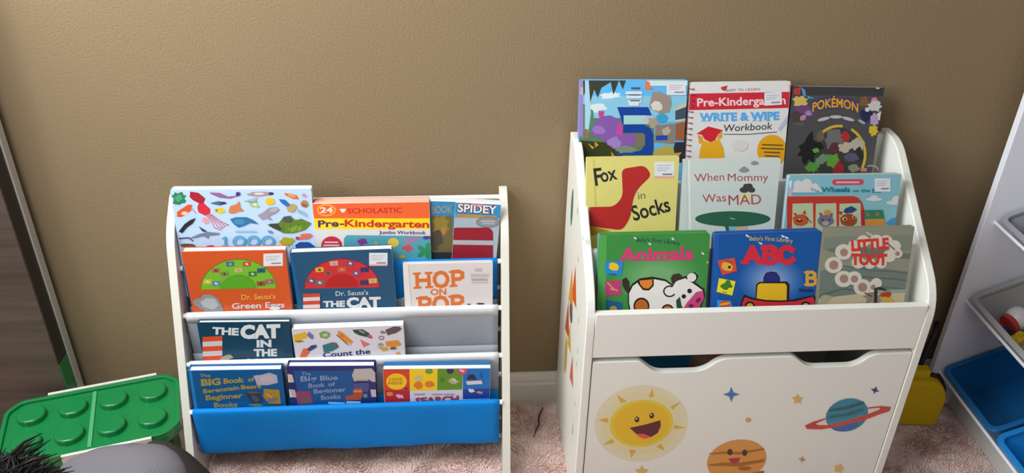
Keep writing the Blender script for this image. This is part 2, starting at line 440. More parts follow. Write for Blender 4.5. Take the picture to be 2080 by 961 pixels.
a.poly([(825, 510), (900, 485), (1030, 485), (1110, 520), (1175, 570), (1070, 555), (1000, 590), (930, 612), (870, 570)], '2f6f9e'); a.ell(940, 540, 70, 34, '3f86b0', 5)
a.poly([(200, 660), (270, 570), (340, 520), (410, 495), (370, 560), (300, 610), (240, 680)], '23262e')
a.poly([(330, 740), (450, 690), (560, 665), (710, 680), (680, 700), (570, 712), (560, 745), (500, 715), (400, 740)], '6f7890'); a.poly([(440, 595), (520, 640), (550, 665), (490, 660)], '39425c')
a.line([(205, 745), (320, 735), (370, 770)], 16, '4d5468')
a.poly([(1280, 575), (1420, 555), (1480, 480), (1560, 465), (1620, 520), (1700, 505), (1820, 560), (1740, 640), (1600, 680), (1480, 680), (1360, 620)], '5c7d28')
a.blob(1530, 515, 60, 45, '4b5148', 10, 12); a.blob(1380, 600, 85, 34, '3a4038', 18, 13); a.blob(1620, 625, 90, 34, '79982f', -10, 14)
for i in range(3): a.line([(1480+i*90, 570), (1470+i*80, 660)], 6, '41591d')
a.poly([(1620, 720), (1680, 735), (1690, 690), (1800, 680), (1840, 710), (1780, 750), (1700, 755), (1665, 760)], 'd5685f'); a.ell(1650, 740, 26, 20, 'b03a4c')
a.blob(1520, 778, 78, 52, 'a9a42a', 0, 15); a.blob(1735, 845, 120, 58, '224a98', 5, 16, .1)
a.blob(1315, 663, 34, 14, '6f8298', 15, 17)
a.rect(890, 650, 1150, 668, '8fb7dc'); 
a.line([(770, 730), (770, 830)], 30, '58a3cc'); a.line([(735, 745), (768, 728)], 20, '58a3cc'); a.line([(735, 835), (810, 835)], 18, '58a3cc')
for cx in (940, 1112, 1290): a.ring(cx, 780, 84, 72, 34, '55a2cf'); a.ring(cx, 780, 52, 42, 6, '9cc8e4')
a.blob(320, 832, 110, 22, '6b4a3c', 5, 18); a.blob(590, 842, 60, 18, '8a3a62', 0, 19)
fin()

# --- jumbo workbook
r, a, fin, w, h, T = book('thick orange and yellow pre-kindergarten workbook in the middle of the top sling', (634, 414), (872, 410), T1(.004), .205, .026, 'd5d3d2', GS, spine='e0714a', pages='f7b09c', back='e68a6a', inset=0)
a.crop(620, 350, 3.202)
a.poly([(38, 205), (812, 190), (816, 300), (58, 300)], 'e8622e')
a.poly([(58, 300), (816, 300), (820, 370), (62, 370)], 'f0d316')
a.ring(137, 246, 62, 40, 10, 'f2a23a'); a.text('24', (95, 262), (180, 262), 34, 'f6d8c8', .03)
a.blob(245, 250, 14, 12, 'f4e2dc', 0, 1, .1); a.poly([(226, 238), (264, 238), (264, 246), (226, 246)], 'f4e2dc')
a.text('SCHOLASTIC', (275, 267), (632, 262), 32, 'c22a1c', .015)
a.text('Pre', (84, 357), (218, 352), 42, '53245e', .03); a.text('-', (225, 352), (252, 352), 44, '53245e', .03)
a.text('Kindergarten', (256, 352), (806, 360), 44, 'c4302a', .03)
a.text('Jumbo Workbook', (480, 401), (786, 404), 22, '4c2a78', .02)
a.ell(172, 478, 68, 62, 'c0283c'); a.rect(125, 450, 215, 460, 'e8b8b8'); a.rect(118, 470, 222, 480, 'e8b8b8')
a.poly([(270, 408), (820, 415), (826, 740), (252, 740), (252, 430)], '4f9cab')
a.blob(370, 452, 30, 22, '7a3a86', 10, 2); a.blob(460, 460, 12, 12, 'b09a4a', 0, 3); a.ell(572, 457, 36, 30, 'd8b64a'); a.blob(690, 440, 50, 22, '9a7a9a', 0, 4); a.blob(668, 490, 32, 22, 'c2505c', 0, 5)
for i in range(5): a.ell(785+36*math.cos(i*1.256), 515+30*math.sin(i*1.256), 30, 16, '2a8a5a', i*72)
a.ell(630, 548, 22, 12, 'b8a040'); a.blob(795, 425, 30, 12, '4a3a8a', 0, 6)
fin()

# --- two thin magazines on the right of the top sling
r, a, fin, *_ = book('thin dark magazine half hidden at the right end of the top sling', (874, 409), (968, 411), (-.0795, .425, 6.0), .19, .004, '2d7fa8', GS, cov_t=.0008, pages='ecebea', back='e9e7e0', back_up=.006, name='magazine')
a.crop(620, 350, 3.202)
a.rect(812, 185, 1100, 215, '3583ad'); a.text('BOOK', (822, 268), (960, 262), 46, '8c8a88', .03)
a.rect(820, 285, 960, 600, '6a6038'); a.blob(880, 340, 50, 60, '8c7a34', 0, 1); a.blob(850, 440, 40, 60, '4a4638', 0, 2); a.rect(825, 520, 960, 600, '2a2a28'); a.ell(900, 380, 16, 26, 'b07a3a')
fin()
r, a, fin, *_ = book('thin blue magazine with a red panel beside the right post of the top sling', (925, 411), (1018, 416), (-.0862, .425, 6.0), .19, .004, '9fb0bc', GS, cov_t=.0008, pages='ecebea', back='e9e7e0', back_up=.007, name='magazine')
a.crop(620, 350, 3.202)
a.poly([(975, 172), (1290, 186), (1280, 208), (975, 200)], 'd9a51e')
a.poly([(975, 200), (1285, 208), (1282, 300), (975, 295)], '2d86c4')
a.text('SPIDEY', (992, 258), (1244, 272), 52, '5a3a30', .07); a.text('SPIDEY', (992, 256), (1244, 270), 50, 'ecdfdb', .02)
a.rect(1085, 203, 1158, 220, 'c08a90'); a.poly([(985, 272), (1240, 283), (1250, 302), (985, 294)], 'b08a3a')
a.ell(1190, 325, 76, 34, '848a90'); a.ring(1190, 325, 78, 36, 5, '5f666e'); a.rect(1140, 315, 1235, 322, 'b5b9bd'); a.rect(1150, 330, 1230, 336, 'b5b9bd')
a.poly(rrect(945, 360, 1222, 640, 40), '8e1a2a'); a.rect(945, 440, 1222, 470, 'a8aeb2', 4)
fin()

# --- orange book with green dial
r, a, fin, *_ = book('orange board book with a green half-circle dial, left in the second sling', (368, 512), (579, 508), T2(2.2), .195, .0175, 'cf5420', GS, rr=.004, pages='f0ede2')
def dial(a, cx, cy, rx, ry, c1, c2, c3, tabs):
    a.ell(cx, cy, rx+10, ry+10, c3, -1, 0, 180); a.ell(cx, cy, rx, ry, c1, -1, 0, 180); a.ell(cx, cy-6, rx*.46, ry*.47, c2, -1, 0, 180)
    for k, hx in enumerate(tabs):
        ro, n = ((.86, 6), (.62, 5))[k >= 6]; i = k if k < 6 else k-6
        t = math.radians(165-150*i/(n-1)); x, y = cx+rx*ro*math.cos(t), cy-ry*ro*math.sin(t)-8
        a.poly([(x-52, y-26), (x+48, y-32), (x+52, y+24), (x-46, y+30)], hx)
        a.blob(x, y, 20, 14, ('d8cfa8', '2b3c68', 'c08a60')[k % 3], 20, k)
a.crop(350, 490, 6.007)
dial(a, 808, 582, 455, 355, '73b42c', '4f9a1e', '4c7a1e', ['c5b83a', 'b5653a', '3a6a8c', 'c2482c', '1f5f7a', '8a5a72', '4a8a9c', '7a8a3a', 'b4b46a', '2f7a3a', 'a04a2c'])
a.ell(800, 576, 220, 155, '55a01f', -1, 0, 180)
a.sticker(1112, 150, 1350, 305, -6)
a.text("Dr. Seuss's", (845, 712), (1262, 700), 62, 'e0a845', .02)
a.text('Green Eggs', (730, 822), (1372, 805), 66, 'd8cfd0', .02)
a.blob(1250, 815, 70, 22, 'd6d2d4', 0, 7, .1)
a.poly([(245, 735), (300, 695), (345, 690), (380, 645), (480, 650), (560, 700), (605, 780), (640, 890), (420, 890), (380, 835), (280, 790)], '8b8d90')
a.poly([(420, 690), (520, 700), (570, 780), (500, 830), (380, 800), (340, 740)], 'b2b3b5')
fin()

# --- teal-blue book with red dial
r, a, fin, *_ = book('dark blue board book with a red half-circle dial, beside the orange one', (588, 514), (795, 506), T2(2.2), .195, .0175, '0c4c70', GS, rr=.004, pages='f0ede2', spine='0a3f60')
a.crop(580, 490, 6.008)
a.poly([(48, 150), (70, 148), (215, 850), (150, 850)], '0d5a8a'); a.poly([(15, 285), (40, 290), (105, 575), (80, 570)], 'b9c7cd')
dial(a, 690, 570, 452, 350, 'c92b30', 'b01c1c', '7a1820', ['4a5078', 'd8a82c', 'b8a0a0', '6a4a78', '2a2a58', 'bfae6a', '5a6878', 'a04a3a', 'c05a3a', '7a4a7a', '30305a'])
a.sticker(1020, 140, 1245, 300, 0, True)
a.text("Dr. Seuss's", (612, 665), (1010, 650), 55, 'b9c8cc', .015)
a.text('THE', (460, 800), (728, 795), 68, 'd4d8d4', .05); a.text('CAT', (745, 805), (1165, 795), 112, 'd8dad6', .06)
for i in range(5): a.rect(215, 640+i*45, 420, 685+i*45, ('c8452c', 'd5cdca')[i % 2], -8)
fin()

# --- white book, orange letters
r, a, fin, w, h, T = book('white hardback with big orange letters at the right of the second sling', (818, 537), (1001, 533), T2(), .185, .009, 'd9d3d0', GS, hard=True, pages='f0ede6')
a.crop(620, 350, 3.202)
a.poly([(635, 600), (668, 604), (690, 880), (652, 880)], 'e2ded8'); a.line([(672, 604), (692, 880)], 3, 'b5aca6')
a.slab('HOP', (708, 752), (1040, 735), 92, 24, 'd9722f')
a.text('ON', (815, 798), (918, 795), 38, 'd9722f', .03)
a.slab('POP', (728, 912), (1038, 895), 92, 24, 'd9722f')
a.rect(1105, 625, 1150, 645, 'b9b5ba'); a.rect(1075, 660, 1195, 680, 'bdb9bd'); a.rect(1080, 690, 1185, 705, 'aaa6ac'); a.rect(1085, 712, 1190, 720, 'c9b9b0')
a.blob(1140, 855, 26, 6, '3a3a3c', 0, 3); a.blob(1065, 858, 12, 4, '3a3a3c', 0, 4)
fin()

# --- teal hardback
r, a, fin, *_ = book('dark teal hardback with white capital letters, left in the third sling', (400, 656), (588, 654), T3(), .175, .012, '0a3d55', GS, hard=True, pages='e8ecee', inset=.002)
a.crop(360, 620, 2.82)
a.text('THE', (200, 165), (352, 172), 38, 'cfd6d6', .05); a.text('CAT', (362, 188), (592, 182), 68, 'd6dad8', .07)
a.text('IN', (455, 240), (540, 238), 38, 'cfd6d6', .05); a.text('THE', (438, 292), (572, 290), 38, 'cfd6d6', .05)
a.text('HAT', (400, 345), (590, 343), 36, 'b9d2e0', .05)
for i in range(5): a.rect(145, 182+i*28, 258, 210+i*28, ('d8481c', 'c9c5c4')[i % 2], -6)
a.blob(280, 303, 34, 16, 'a89c8e', -10, 2)
fin()

# --- vehicles paperback
r, a, fin, *_ = book('white paperback of little toy vehicles, second in the third sling', (592, 669), (819, 661), T3(2.2), .168, .0165, 'd0ccd2', GS, cov_t=.0006, pages='f2f2f6', rr=.001, back='dad8dc', inset=0)
a.crop(580, 640, 8)
a.poly([(120, 330), (330, 270), (355, 370), (150, 445)], 'd6ac28'); a.blob(405, 335, 70, 40, '6c7096', 45, 1); a.blob(220, 430, 70, 16, '8c6a3a', 0, 2)
a.blob(640, 325, 92, 64, '7c9a58', 0, 3, .12); a.blob(645, 325, 40, 26, 'b9c0a4', 0, 4)
a.poly([(845, 255), (920, 275), (1110, 440), (1060, 470), (990, 470), (860, 350)], 'd8862a'); a.line([(830, 320), (1010, 480)], 18, '6e5a4c'); a.poly([(900, 300), (960, 340), (930, 360), (880, 320)], 'b8663a'); a.blob(1040, 470, 44, 20, 'aeb0b8', 30, 5)
a.poly([(1085, 240), (1250, 230), (1370, 300), (1330, 360), (1200, 330), (1120, 290)], '2c4a34'); a.ell(1240, 270, 60, 14, '8f9a90', 25); a.blob(1370, 350, 44, 30, 'b54a5c', 25, 6)
a.poly([(1210, 390), (1300, 440), (1380, 470), (1270, 525), (1240, 470)], 'd26a6a')
a.poly([(1620, 240), (1760, 185), (1860, 190), (1890, 230), (1800, 290), (1660, 330)], '5c4c4a'); a.blob(1580, 280, 50, 26, '8a7a7a', 10, 7); a.ring(1560, 370, 46, 34, 16, '7a6a70')
a.poly([(1620, 430), (1830, 405), (1890, 480), (1780, 520), (1640, 510)], 'd48a2e'); a.poly([(1490, 520), (1650, 520), (1680, 570), (1590, 590)], 'c79a3a'); a.blob(1550, 480, 50, 30, '8a9a7a', 0, 8); a.blob(1750, 540, 60, 22, '6a5058', 0, 9)
a.blob(1830, 620, 44, 20, 'd09a5a', 0, 10)
a.poly([(230, 680), (290, 540), (345, 540), (400, 590), (340, 680)], 'd8683a'); a.poly([(340, 560), (420, 490), (500, 480), (510, 520), (400, 585)], '3f3a72')
a.poly([(600, 490), (760, 440), (830, 450), (870, 520), (760, 585), (620, 600)], '2f6a70'); a.blob(790, 470, 50, 22, '6a5a5e', 25, 11)
a.text('Count the', (610, 688), (1380, 625), 80, '2f2a66', .02)
fin()

# --- thick blue books in the lowest sling
r, a, fin, *_ = book('thick mid-blue hardback with olive lettering, left in the lowest sling', (380, 754), (572, 751), T4(), .110, .0195, '115a92', GS, hard=True, pages='eef0f6', spine='1a6cb0', inset=.0035)
a.crop(370, 720, 8.009)
a.poly([(110, 270), (150, 268), (250, 880), (200, 880)], '1b86cf')
Y = 'a99440'
a.text('The', (290, 372), (460, 365), 48, Y, .02); a.text('BIG', (310, 510), (630, 490), 100, Y, .05); a.text('Book', (675, 475), (1012, 450), 80, Y, .04); a.text('of', (1070, 440), (1180, 432), 62, Y, .03)
a.text('Berenstain', (345, 635), (930, 570), 66, Y, .03); a.text('Bears', (960, 568), (1285, 545), 66, Y, .03)
a.text('Beginner', (385, 745), (990, 705), 80, Y, .03); a.text('Books', (520, 860), (900, 850), 74, Y, .03)
a.poly([(1165, 345), (1300, 330), (1420, 295), (1540, 340), (1560, 460), (1400, 500), (1220, 500)], 'b3aebc'); a.blob(1370, 400, 110, 46, 'c0b6bc', 0, 1)
a.poly([(1030, 600), (1260, 590), (1330, 770), (1180, 820), (1090, 740)], '343c50'); a.blob(1150, 620, 100, 18, '6a584a', 3, 2); a.blob(1190, 720, 70, 40, '4a5a66', 30, 3)
a.poly([(1330, 560), (1580, 575), (1610, 820), (1420, 810), (1320, 690)], 'a8842c'); a.blob(1470, 740, 90, 40, '77746a', 0, 4); a.line([(1370, 640), (1460, 700)], 16, 'd0b050'); a.rect(1400, 800, 1610, 830, '3a4a40')
a.blob(1200, 820, 110, 22, '6f8a5a', 0, 5)
fin()
r, a, fin, *_ = book('thick navy-edged blue hardback with pale lettering, second in the lowest sling', (582, 745), (762, 744), T4(), .118, .0195, '1c2a68', GS, hard=True, pages='e8ebf2', spine='141f52', inset=.0035)
a.crop(570, 720, 8.01)
a.poly([(205, 270), (1180, 262), (1200, 880), (330, 880)], '12508c')
Y = '8296b4'
a.text('The', (340, 335), (490, 340), 50, Y, .01); a.text('Big', (325, 440), (590, 430), 84, Y, .02); a.text('Blue', (645, 425), (930, 410), 76, Y, .02)
a.text('Book', (455, 545), (725, 525), 70, Y, .02); a.text('of', (775, 515), (890, 510), 60, Y, .02); a.text('Beginner', (540, 640), (1070, 600), 72, Y, .02); a.text('Books', (660, 740), (975, 715), 70, Y, .02)
a.poly([(50, 305), (190, 330), (220, 455), (110, 455)], 'cdbfb4'); a.poly([(45, 305), (110, 318), (140, 455), (85, 450)], 'e4eaf0')
a.poly([(90, 560), (230, 575), (265, 700), (120, 695)], 'b8b2b0'); a.poly([(85, 560), (150, 565), (180, 695), (115, 690)], 'dfe6ea')
a.poly([(240, 600), (480, 595), (530, 800), (280, 815)], '8c4060'); a.blob(400, 750, 90, 50, '705a56', 0, 1)
a.poly([(1200, 235), (1480, 225), (1570, 330), (1580, 450), (1480, 440), (1430, 400), (1200, 440), (1160, 340)], 'b9b0ac'); a.rect(1210, 405, 1430, 430, 'b49a80')
a.poly([(1180, 470), (1440, 460), (1420, 620), (1200, 560)], '46508a')
a.poly([(1180, 560), (1320, 545), (1340, 650), (1300, 740), (1060, 745), (1050, 680), (1180, 650)], 'a84a34'); a.rect(1190, 580, 1330, 615, 'c88a50')
a.rect(1070, 760, 1300, 800, '9fc0d8'); a.poly([(1460, 570), (1560, 570), (1580, 690), (1480, 690)], 'c0b2c2'); a.ell(1380, 670, 36, 34, '5a8a98')
a.poly([(770, 770), (1050, 780), (1040, 810), (780, 800)], '8fc8ea')
fin()
r, a, fin, w, h, T = book('board book in red, yellow, green and blue blocks, right in the lowest sling', (778, 750), (997, 748), T4(), .108, .013, 'd2cfd8', GS, rr=.004, pages='efe6cc', back='1b74bc', back_up=.007)
a.crop(770, 720, 7.704)
a.poly([(60, 225), (475, 215), (485, 760), (90, 780)], 'cf4420'); a.poly([(90, 560), (480, 560), (485, 780), (100, 790)], 'b3202c')
a.poly([(475, 215), (915, 210), (905, 560), (485, 570)], 'edcb12'); a.poly([(915, 210), (1310, 205), (1300, 550), (910, 560)], '5f9122')
a.poly([(1310, 205), (1760, 200), (1760, 680), (1310, 700)], '156fba'); a.poly([(1310, 550), (1760, 530), (1760, 690), (1310, 700)], '153f92')
a.ell(272, 425, 162, 128, 'eec21a'); a.text('LOOK', (165, 410), (375, 410), 44, 'b8781c', .03); a.text('INSIDE', (140, 470), (365, 470), 44, 'b8781c', .03)
a.blob(165, 618, 52, 34, 'd58a3c', 0, 1); a.blob(320, 655, 60, 28, 'd8b0b4', 20, 2); a.blob(425, 535, 30, 16, '4a3038', 0, 3)
a.blob(620, 370, 60, 48, 'c8b890', 0, 4, .1); a.blob(615, 480, 70, 62, 'dd7a22', 0, 5, .1); a.blob(790, 465, 75, 52, 'dd7a22', 0, 6, .1)
a.ell(782, 262, 60, 44, '6a9a3a'); a.ell(1112, 255, 56, 48, '40286e'); a.ell(1302, 255, 80, 60, 'd04a6a'); a.poly([(1260, 230), (1340, 250), (1320, 280), (1260, 255)], 'e8c8cc')
a.blob(1150, 420, 90, 46, 'a8b088', 15, 7, .4); a.blob(1180, 400, 44, 24, 'd2c4a4', 30, 8); a.blob(985, 400, 40, 30, '4a7a20', 0, 9)
a.poly([(1360, 420), (1600, 405), (1620, 460), (1380, 475)], 'd5cfd4'); a.poly([(1370, 390), (1400, 320), (1480, 310), (1530, 390)], '2c2a34'); a.line([(1590, 290), (1610, 370)], 20, '1a4a80')
a.blob(1445, 565, 54, 26, 'd8d6e0', 10, 10); a.blob(1570, 592, 48, 22, 'b58a80', 10, 11)
for x, hh in ((545, 690), (825, 800), (1010, 1200)): a.rect(x, 615, x+170, 632, '8a90a8')
a.text('SEARCH', (570, 770), (1250, 735), 88, 'a0384c', .05)
fin()

# --- organizer books
def R1(a=14): return (-.278, .45, a)
def R2(a=14): return (-.200, .45, a)
def R3(a=14): return (-.110, .45, a)

r, a, fin, *_ = book('large story book with a big blue numeral 5, left in the top row', (1179, 163), (1398, 163), R3(), .225, .016, '62b2e2', GO, hard=True, spine='9a7cc0', rr=.002)
a.crop(1160, 150, 5.34)
a.poly([(90, 60), (1270, 60), (1270, 250), (90, 250)], '5fb4ea'); a.poly([(90, 240), (1270, 240), (1270, 520), (90, 520)], '86c4dc')
a.poly([(90, 480), (900, 480), (900, 960), (90, 960)], '5b7a58'); a.poly([(100, 720), (560, 760), (560, 960), (100, 960)], '343c1a')
a.blob(420, 235, 110, 34, 'dbe6ea', -5, 1); a.blob(270, 370, 100, 44, 'd2e2e4', 0, 2)
a.poly([(130, 60), (600, 60), (560, 170), (520, 70), (460, 230), (430, 90), (330, 150), (290, 260), (250, 170), (205, 320), (170, 180), (135, 230)], '3a3a2c')
a.poly([(130, 320), (240, 400), (250, 560), (130, 640)], '4f8468')
a.poly([(85, 60), (130, 60), (130, 700), (85, 660)], '9a7fc2'); a.poly([(85, 140), (130, 150), (130, 230), (85, 220)], 'c8a8a8'); a.poly([(150, 60), (190, 60), (215, 420), (180, 690), (150, 690)], 'a7cede'); a.poly([(150, 600), (185, 600), (185, 700), (150, 690)], '9a6a5a')
a.poly([(220, 600), (270, 510), (330, 460), (430, 450), (520, 500), (570, 580), (570, 660), (700, 640), (710, 740), (560, 860), (440, 800), (320, 700), (220, 660)], '8457a6')
a.poly([(520, 520), (570, 580), (560, 680), (480, 650)], 'c04a98'); a.blob(470, 740, 70, 60, 'a07cc0', 0, 5); a.poly([(295, 400), (360, 405), (350, 470), (300, 470)], 'c8408a'); a.blob(300, 610, 70, 46, '9a74b8', 10, 6, .1)
a.poly([(500, 360), (835, 360), (875, 450), (570, 450), (570, 548), (780, 548), (860, 590), (890, 660), (890, 880), (500, 880), (480, 800), (600, 860), (760, 830), (805, 760), (805, 660), (780, 640), (560, 640), (565, 560)], '0f3f96')
a.poly([(570, 450), (800, 450), (880, 470), (870, 545), (570, 548)], 'a5d2cc'); a.blob(830, 500, 60, 36, 'c9b4d4', 0, 7)
a.poly([(700, 650), (800, 655), (800, 780), (690, 820)], '7a7058'); a.blob(600, 820, 120, 40, '7c8a74', 0, 8)
a.poly([(880, 200), (960, 190), (1080, 250), (1090, 330), (1060, 420), (960, 430), (850, 370), (850, 330)], '9a8a80'); a.blob(930, 350, 66, 52, 'd8cfc4', 20, 9, .12)
a.ell(985, 480, 62, 52, '3d9ec8'); a.blob(890, 530, 55, 55, 'a89a84', 0, 10); a.poly([(920, 560), (1120, 540), (1120, 760), (900, 740)], '8d7c6c'); a.blob(1030, 620, 40, 50, 'b5a596', 30, 11)
a.poly([(1110, 380), (1265, 300), (1265, 350), (1130, 420)], 'c8bfa0'); a.poly([(1130, 400), (1265, 350), (1265, 480), (1130, 510)], '3a5062'); a.poly([(1130, 500), (1265, 480), (1265, 500), (1130, 525)], 'c6bda6'); a.poly([(1130, 540), (1265, 510), (1265, 730), (1130, 720)], '9a5a36')
a.poly([(1130, 740), (1265, 740), (1265, 960), (1060, 960)], '2c2834'); a.poly([(920, 670), (1045, 665), (1045, 718), (920, 722)], '1a44a8')
a.poly([(890, 840), (960, 800), (1040, 770), (1110, 800), (1120, 860), (1200, 850), (1140, 930), (880, 960)], 'b3a04e')
a.poly([(820, 65), (1260, 60), (1260, 130), (820, 130)], 'cfe0dc'); a.poly([(805, 70), (850, 90), (860, 140), (880, 150), (870, 170), (800, 170)], 'dd7a50')
a.sticker(1035, 95, 1245, 230)
for y, x0, x1 in ((190, 590, 770), (235, 600, 765), (285, 620, 760), (315, 625, 735)): a.rect(x0, y, x1, y+30, 'd6dfe4')
a.rect(650, 145, 745, 165, '4a5a72'); a.rect(630, 225, 740, 235, '5a5a66'); a.rect(640, 285, 745, 296, '4a4a58')
a.poly([(255, 730), (300, 770), (260, 800)], 'c9902c'); a.poly([(180, 750), (250, 800), (230, 815)], 'c9a83c'); a.poly([(430, 840), (475, 890), (440, 890)], 'c9902c')
fin()

r, a, fin, w, h, T = book('white spiral-bound wipe-clean workbook with a red banner, middle of the top row', (1402, 168), (1607, 165), R3(), .255, .010, 'dcdad6', GO, rr=.006, cov_t=.0012, spiral=True, pages='e6e6e2')
a.crop(1390, 150, 5.339)
a.poly([(50, 215), (1160, 195), (1160, 370), (50, 395)], 'c8283a'); a.poly([(1140, 110), (1165, 120), (1165, 200), (1140, 200)], 'd85a50')
a.poly([(395, 145), (470, 125), (460, 160), (440, 185), (405, 175)], 'c8303c'); a.text('READY', (440, 192), (560, 188), 26, '4a4a55', .01); a.text('TO', (580, 186), (640, 184), 24, '4a4a55', .01); a.text('LEARN', (665, 184), (820, 180), 26, 'd04a4c', .01)
a.text('Pre-Kindergarten', (140, 352), (1100, 326), 84, 'eccfcc', .025)
a.sticker(868, 205, 1055, 345, -10)
a.text('WRITE & WIPE', (165, 512), (1032, 496), 82, '5aa6e6', .05)
for x in (190, 240, 420, 520, 745, 805, 900): a.rect(x-8, 506, x+32, 514, '5aa6e6', -1)
a.text('Workbook', (420, 628), (950, 600), 76, '34323a', .0, lean=.15); a.line([(430, 655), (700, 655), (1000, 630)], 8, '4a484e')
a.poly([(1010, 600), (1140, 420), (1160, 400), (1160, 470), (1040, 620)], 'b9b6d2')
a.poly([(130, 650), (260, 570), (415, 610), (360, 660), (330, 720), (280, 740), (220, 710), (190, 660)], 'cc2230')
a.poly([(140, 660), (195, 680), (200, 740), (160, 760)], 'e29a2a'); a.poly([(360, 660), (410, 620), (405, 690), (360, 720)], 'e29a2a')
a.poly([(200, 720), (280, 745), (340, 715), (380, 720), (420, 800), (440, 960), (150, 960), (170, 820)], 'e0a41c')
a.ell(950, 830, 162, 170, 'e2a21a')
for i, (x0, x1) in enumerate(((840, 1070), (830, 1075), (860, 1040), (870, 1030))): a.rect(x0, 760+i*40, x1, 776+i*40, '6a5220', 8)
a.blob(600, 780, 90, 60, 'd4d0ce', 0, 3, .1)
sb = MB(); mr = mat('a8485c', .4, 'spiral_wire')
for i in range(24):
    z = .012+i*(h-.024)/23
    if z > h-.075 and z < h-.032 and False: continue
    pts = [(.004+.0052*math.cos(t), T/2-.0075*math.sin(t), z+.0006*t) for t in [k*math.pi*2/14 for k in range(14)]]
    sb.tube(pts, .0009, mr, 6)
sb.build('spiral_binding', r, smooth=True)
fin()

r, a, fin, *_ = book('dark grey book with a yellow arched title and golden ring, right in the top row', (1612, 175), (1797, 178), R3(), .225, .012, '4c4a4c', GO, rr=.001, cov_t=.001, pages='d8d6d0')
a.crop(1600, 160, 4.805); a.rough = .5
a.poly([(45, 75), (940, 90), (930, 170), (45, 160)], '3a383a')
a.blob(120, 220, 70, 54, 'c9b05c', 0, 1); a.poly([(60, 100), (130, 80), (120, 160), (60, 150)], 'b03a34'); a.poly([(130, 80), (170, 110), (180, 170), (150, 165)], '4a90c8'); a.poly([(190, 165), (265, 190), (200, 195)], '2f9ad0')
a.blob(160, 310, 90, 50, '6a3f74', 20, 2); a.ell(205, 335, 34, 26, 'a878ae'); a.blob(90, 380, 60, 60, '4a3a3c', 0, 3); a.blob(150, 380, 30, 30, 'b08098', 0, 4); a.blob(110, 440, 50, 20, '5c5444', 0, 5)
a.text('POK\u00c9MON', (228, 325), (698, 330), 96, '38386a', .08, arc=48); a.text('POK\u00c9MON', (240, 322), (688, 328), 84, 'dd9a24', .025, arc=48)
for (x, y, rt) in ((350, 393, -14), (470, 372, 0), (590, 392, 15)): a.ell(x, y, 62, 16, 'b8b4b6', rt)
a.ring(500, 740, 268, 292, 26, 'c9a834', -28, 62); a.ring(500, 740, 268, 292, 26, 'c9a834', 82, 135)
a.ell(500, 740, 236, 262, '3b3a38')
a.blob(460, 600, 90, 110, '6c6a68', 0, 6); a.blob(200, 690, 110, 150, '1c1c1a', 20, 7, .4); a.blob(320, 560, 40, 60, '6a5a4a', 10, 8)
a.blob(565, 565, 48, 50, 'b02830', 0, 9); a.blob(560, 670, 70, 46, 'b7ac94', -20, 10); a.blob(670, 640, 70, 60, 'b3a99a', 10, 11); a.blob(450, 680, 44, 70, '5c2a34', 20, 12); a.blob(690, 740, 50, 70, '2a2a28', 0, 13)
a.blob(440, 800, 60, 70, '5f9a34', 20, 14); a.blob(240, 860, 60, 50, '5a9a3c', 0, 15); a.blob(330, 790, 80, 40, '6f8a70', -30, 16); a.blob(270, 700, 34, 22, '5ea032', 0, 17)
a.poly([(440, 880), (500, 790), (550, 860), (540, 930), (440, 930)], '9a2434'); a.blob(620, 770, 80, 40, '565468', 0, 18); a.blob(640, 870, 60, 40, '8a8478', 0, 19)
a.blob(745, 220, 46, 50, '7a5634', 10, 20); a.blob(845, 215, 40, 36, 'd07a94', 0, 21); a.blob(850, 270, 66, 50, 'c4c2bc', 0, 22); a.blob(760, 350, 60, 70, '24284a', 0, 23); a.blob(905, 370, 38, 44, 'd2d0cc', 0, 24); a.blob(840, 400, 40, 60, 'b09ab8', 0, 25); a.blob(835, 510, 44, 48, 'd2b22c', 0, 26); a.ell(775, 300, 24, 22, 'c8c8c8'); a.ell(720, 420, 40, 14, '9aa0b4', 30)
a.ring(810, 900, 80, 60, 14, '9a9a98', 10, 120); a.poly([(710, 870), (770, 870), (770, 905), (710, 905)], 'c8806a'); a.poly([(850, 75), (895, 85), (890, 100), (860, 95)], 'd8d4c8')
fin()

r, a, fin, *_ = book('yellow hardback with dark hand-drawn letters and a red patch, left in the middle row', (1192, 321), (1380, 318), R2(), .195, .011, 'd9cf78', GO, hard=True)
a.crop(1120, 130, 2.745)
a.line([(236, 520), (255, 955)], 10, 'c6bc62')
a.text('F', (245, 678), (290, 672), 94, '2e2d2c', .02); a.text('ox', (280, 660), (370, 640), 76, '2e2d2c', .02)
a.text('in', (485, 755), (525, 750), 42, '6a6844', .0); a.text('Socks', (460, 875), (668, 818), 82, '2e2d2c', .02)
a.poly(fillet([(212, 798), (350, 795), (398, 740), (392, 585), (520, 565), (560, 620), (462, 715), (440, 860), (395, 928), (212, 905)], [5, 40, 40, 30, 30, 30, 60, 40, 30, 5]), 'b32a28')
a.sticker(575, 545, 685, 636, 0, True)
a.poly([(215, 905), (330, 930), (215, 960)], 'b08a2c')
fin()

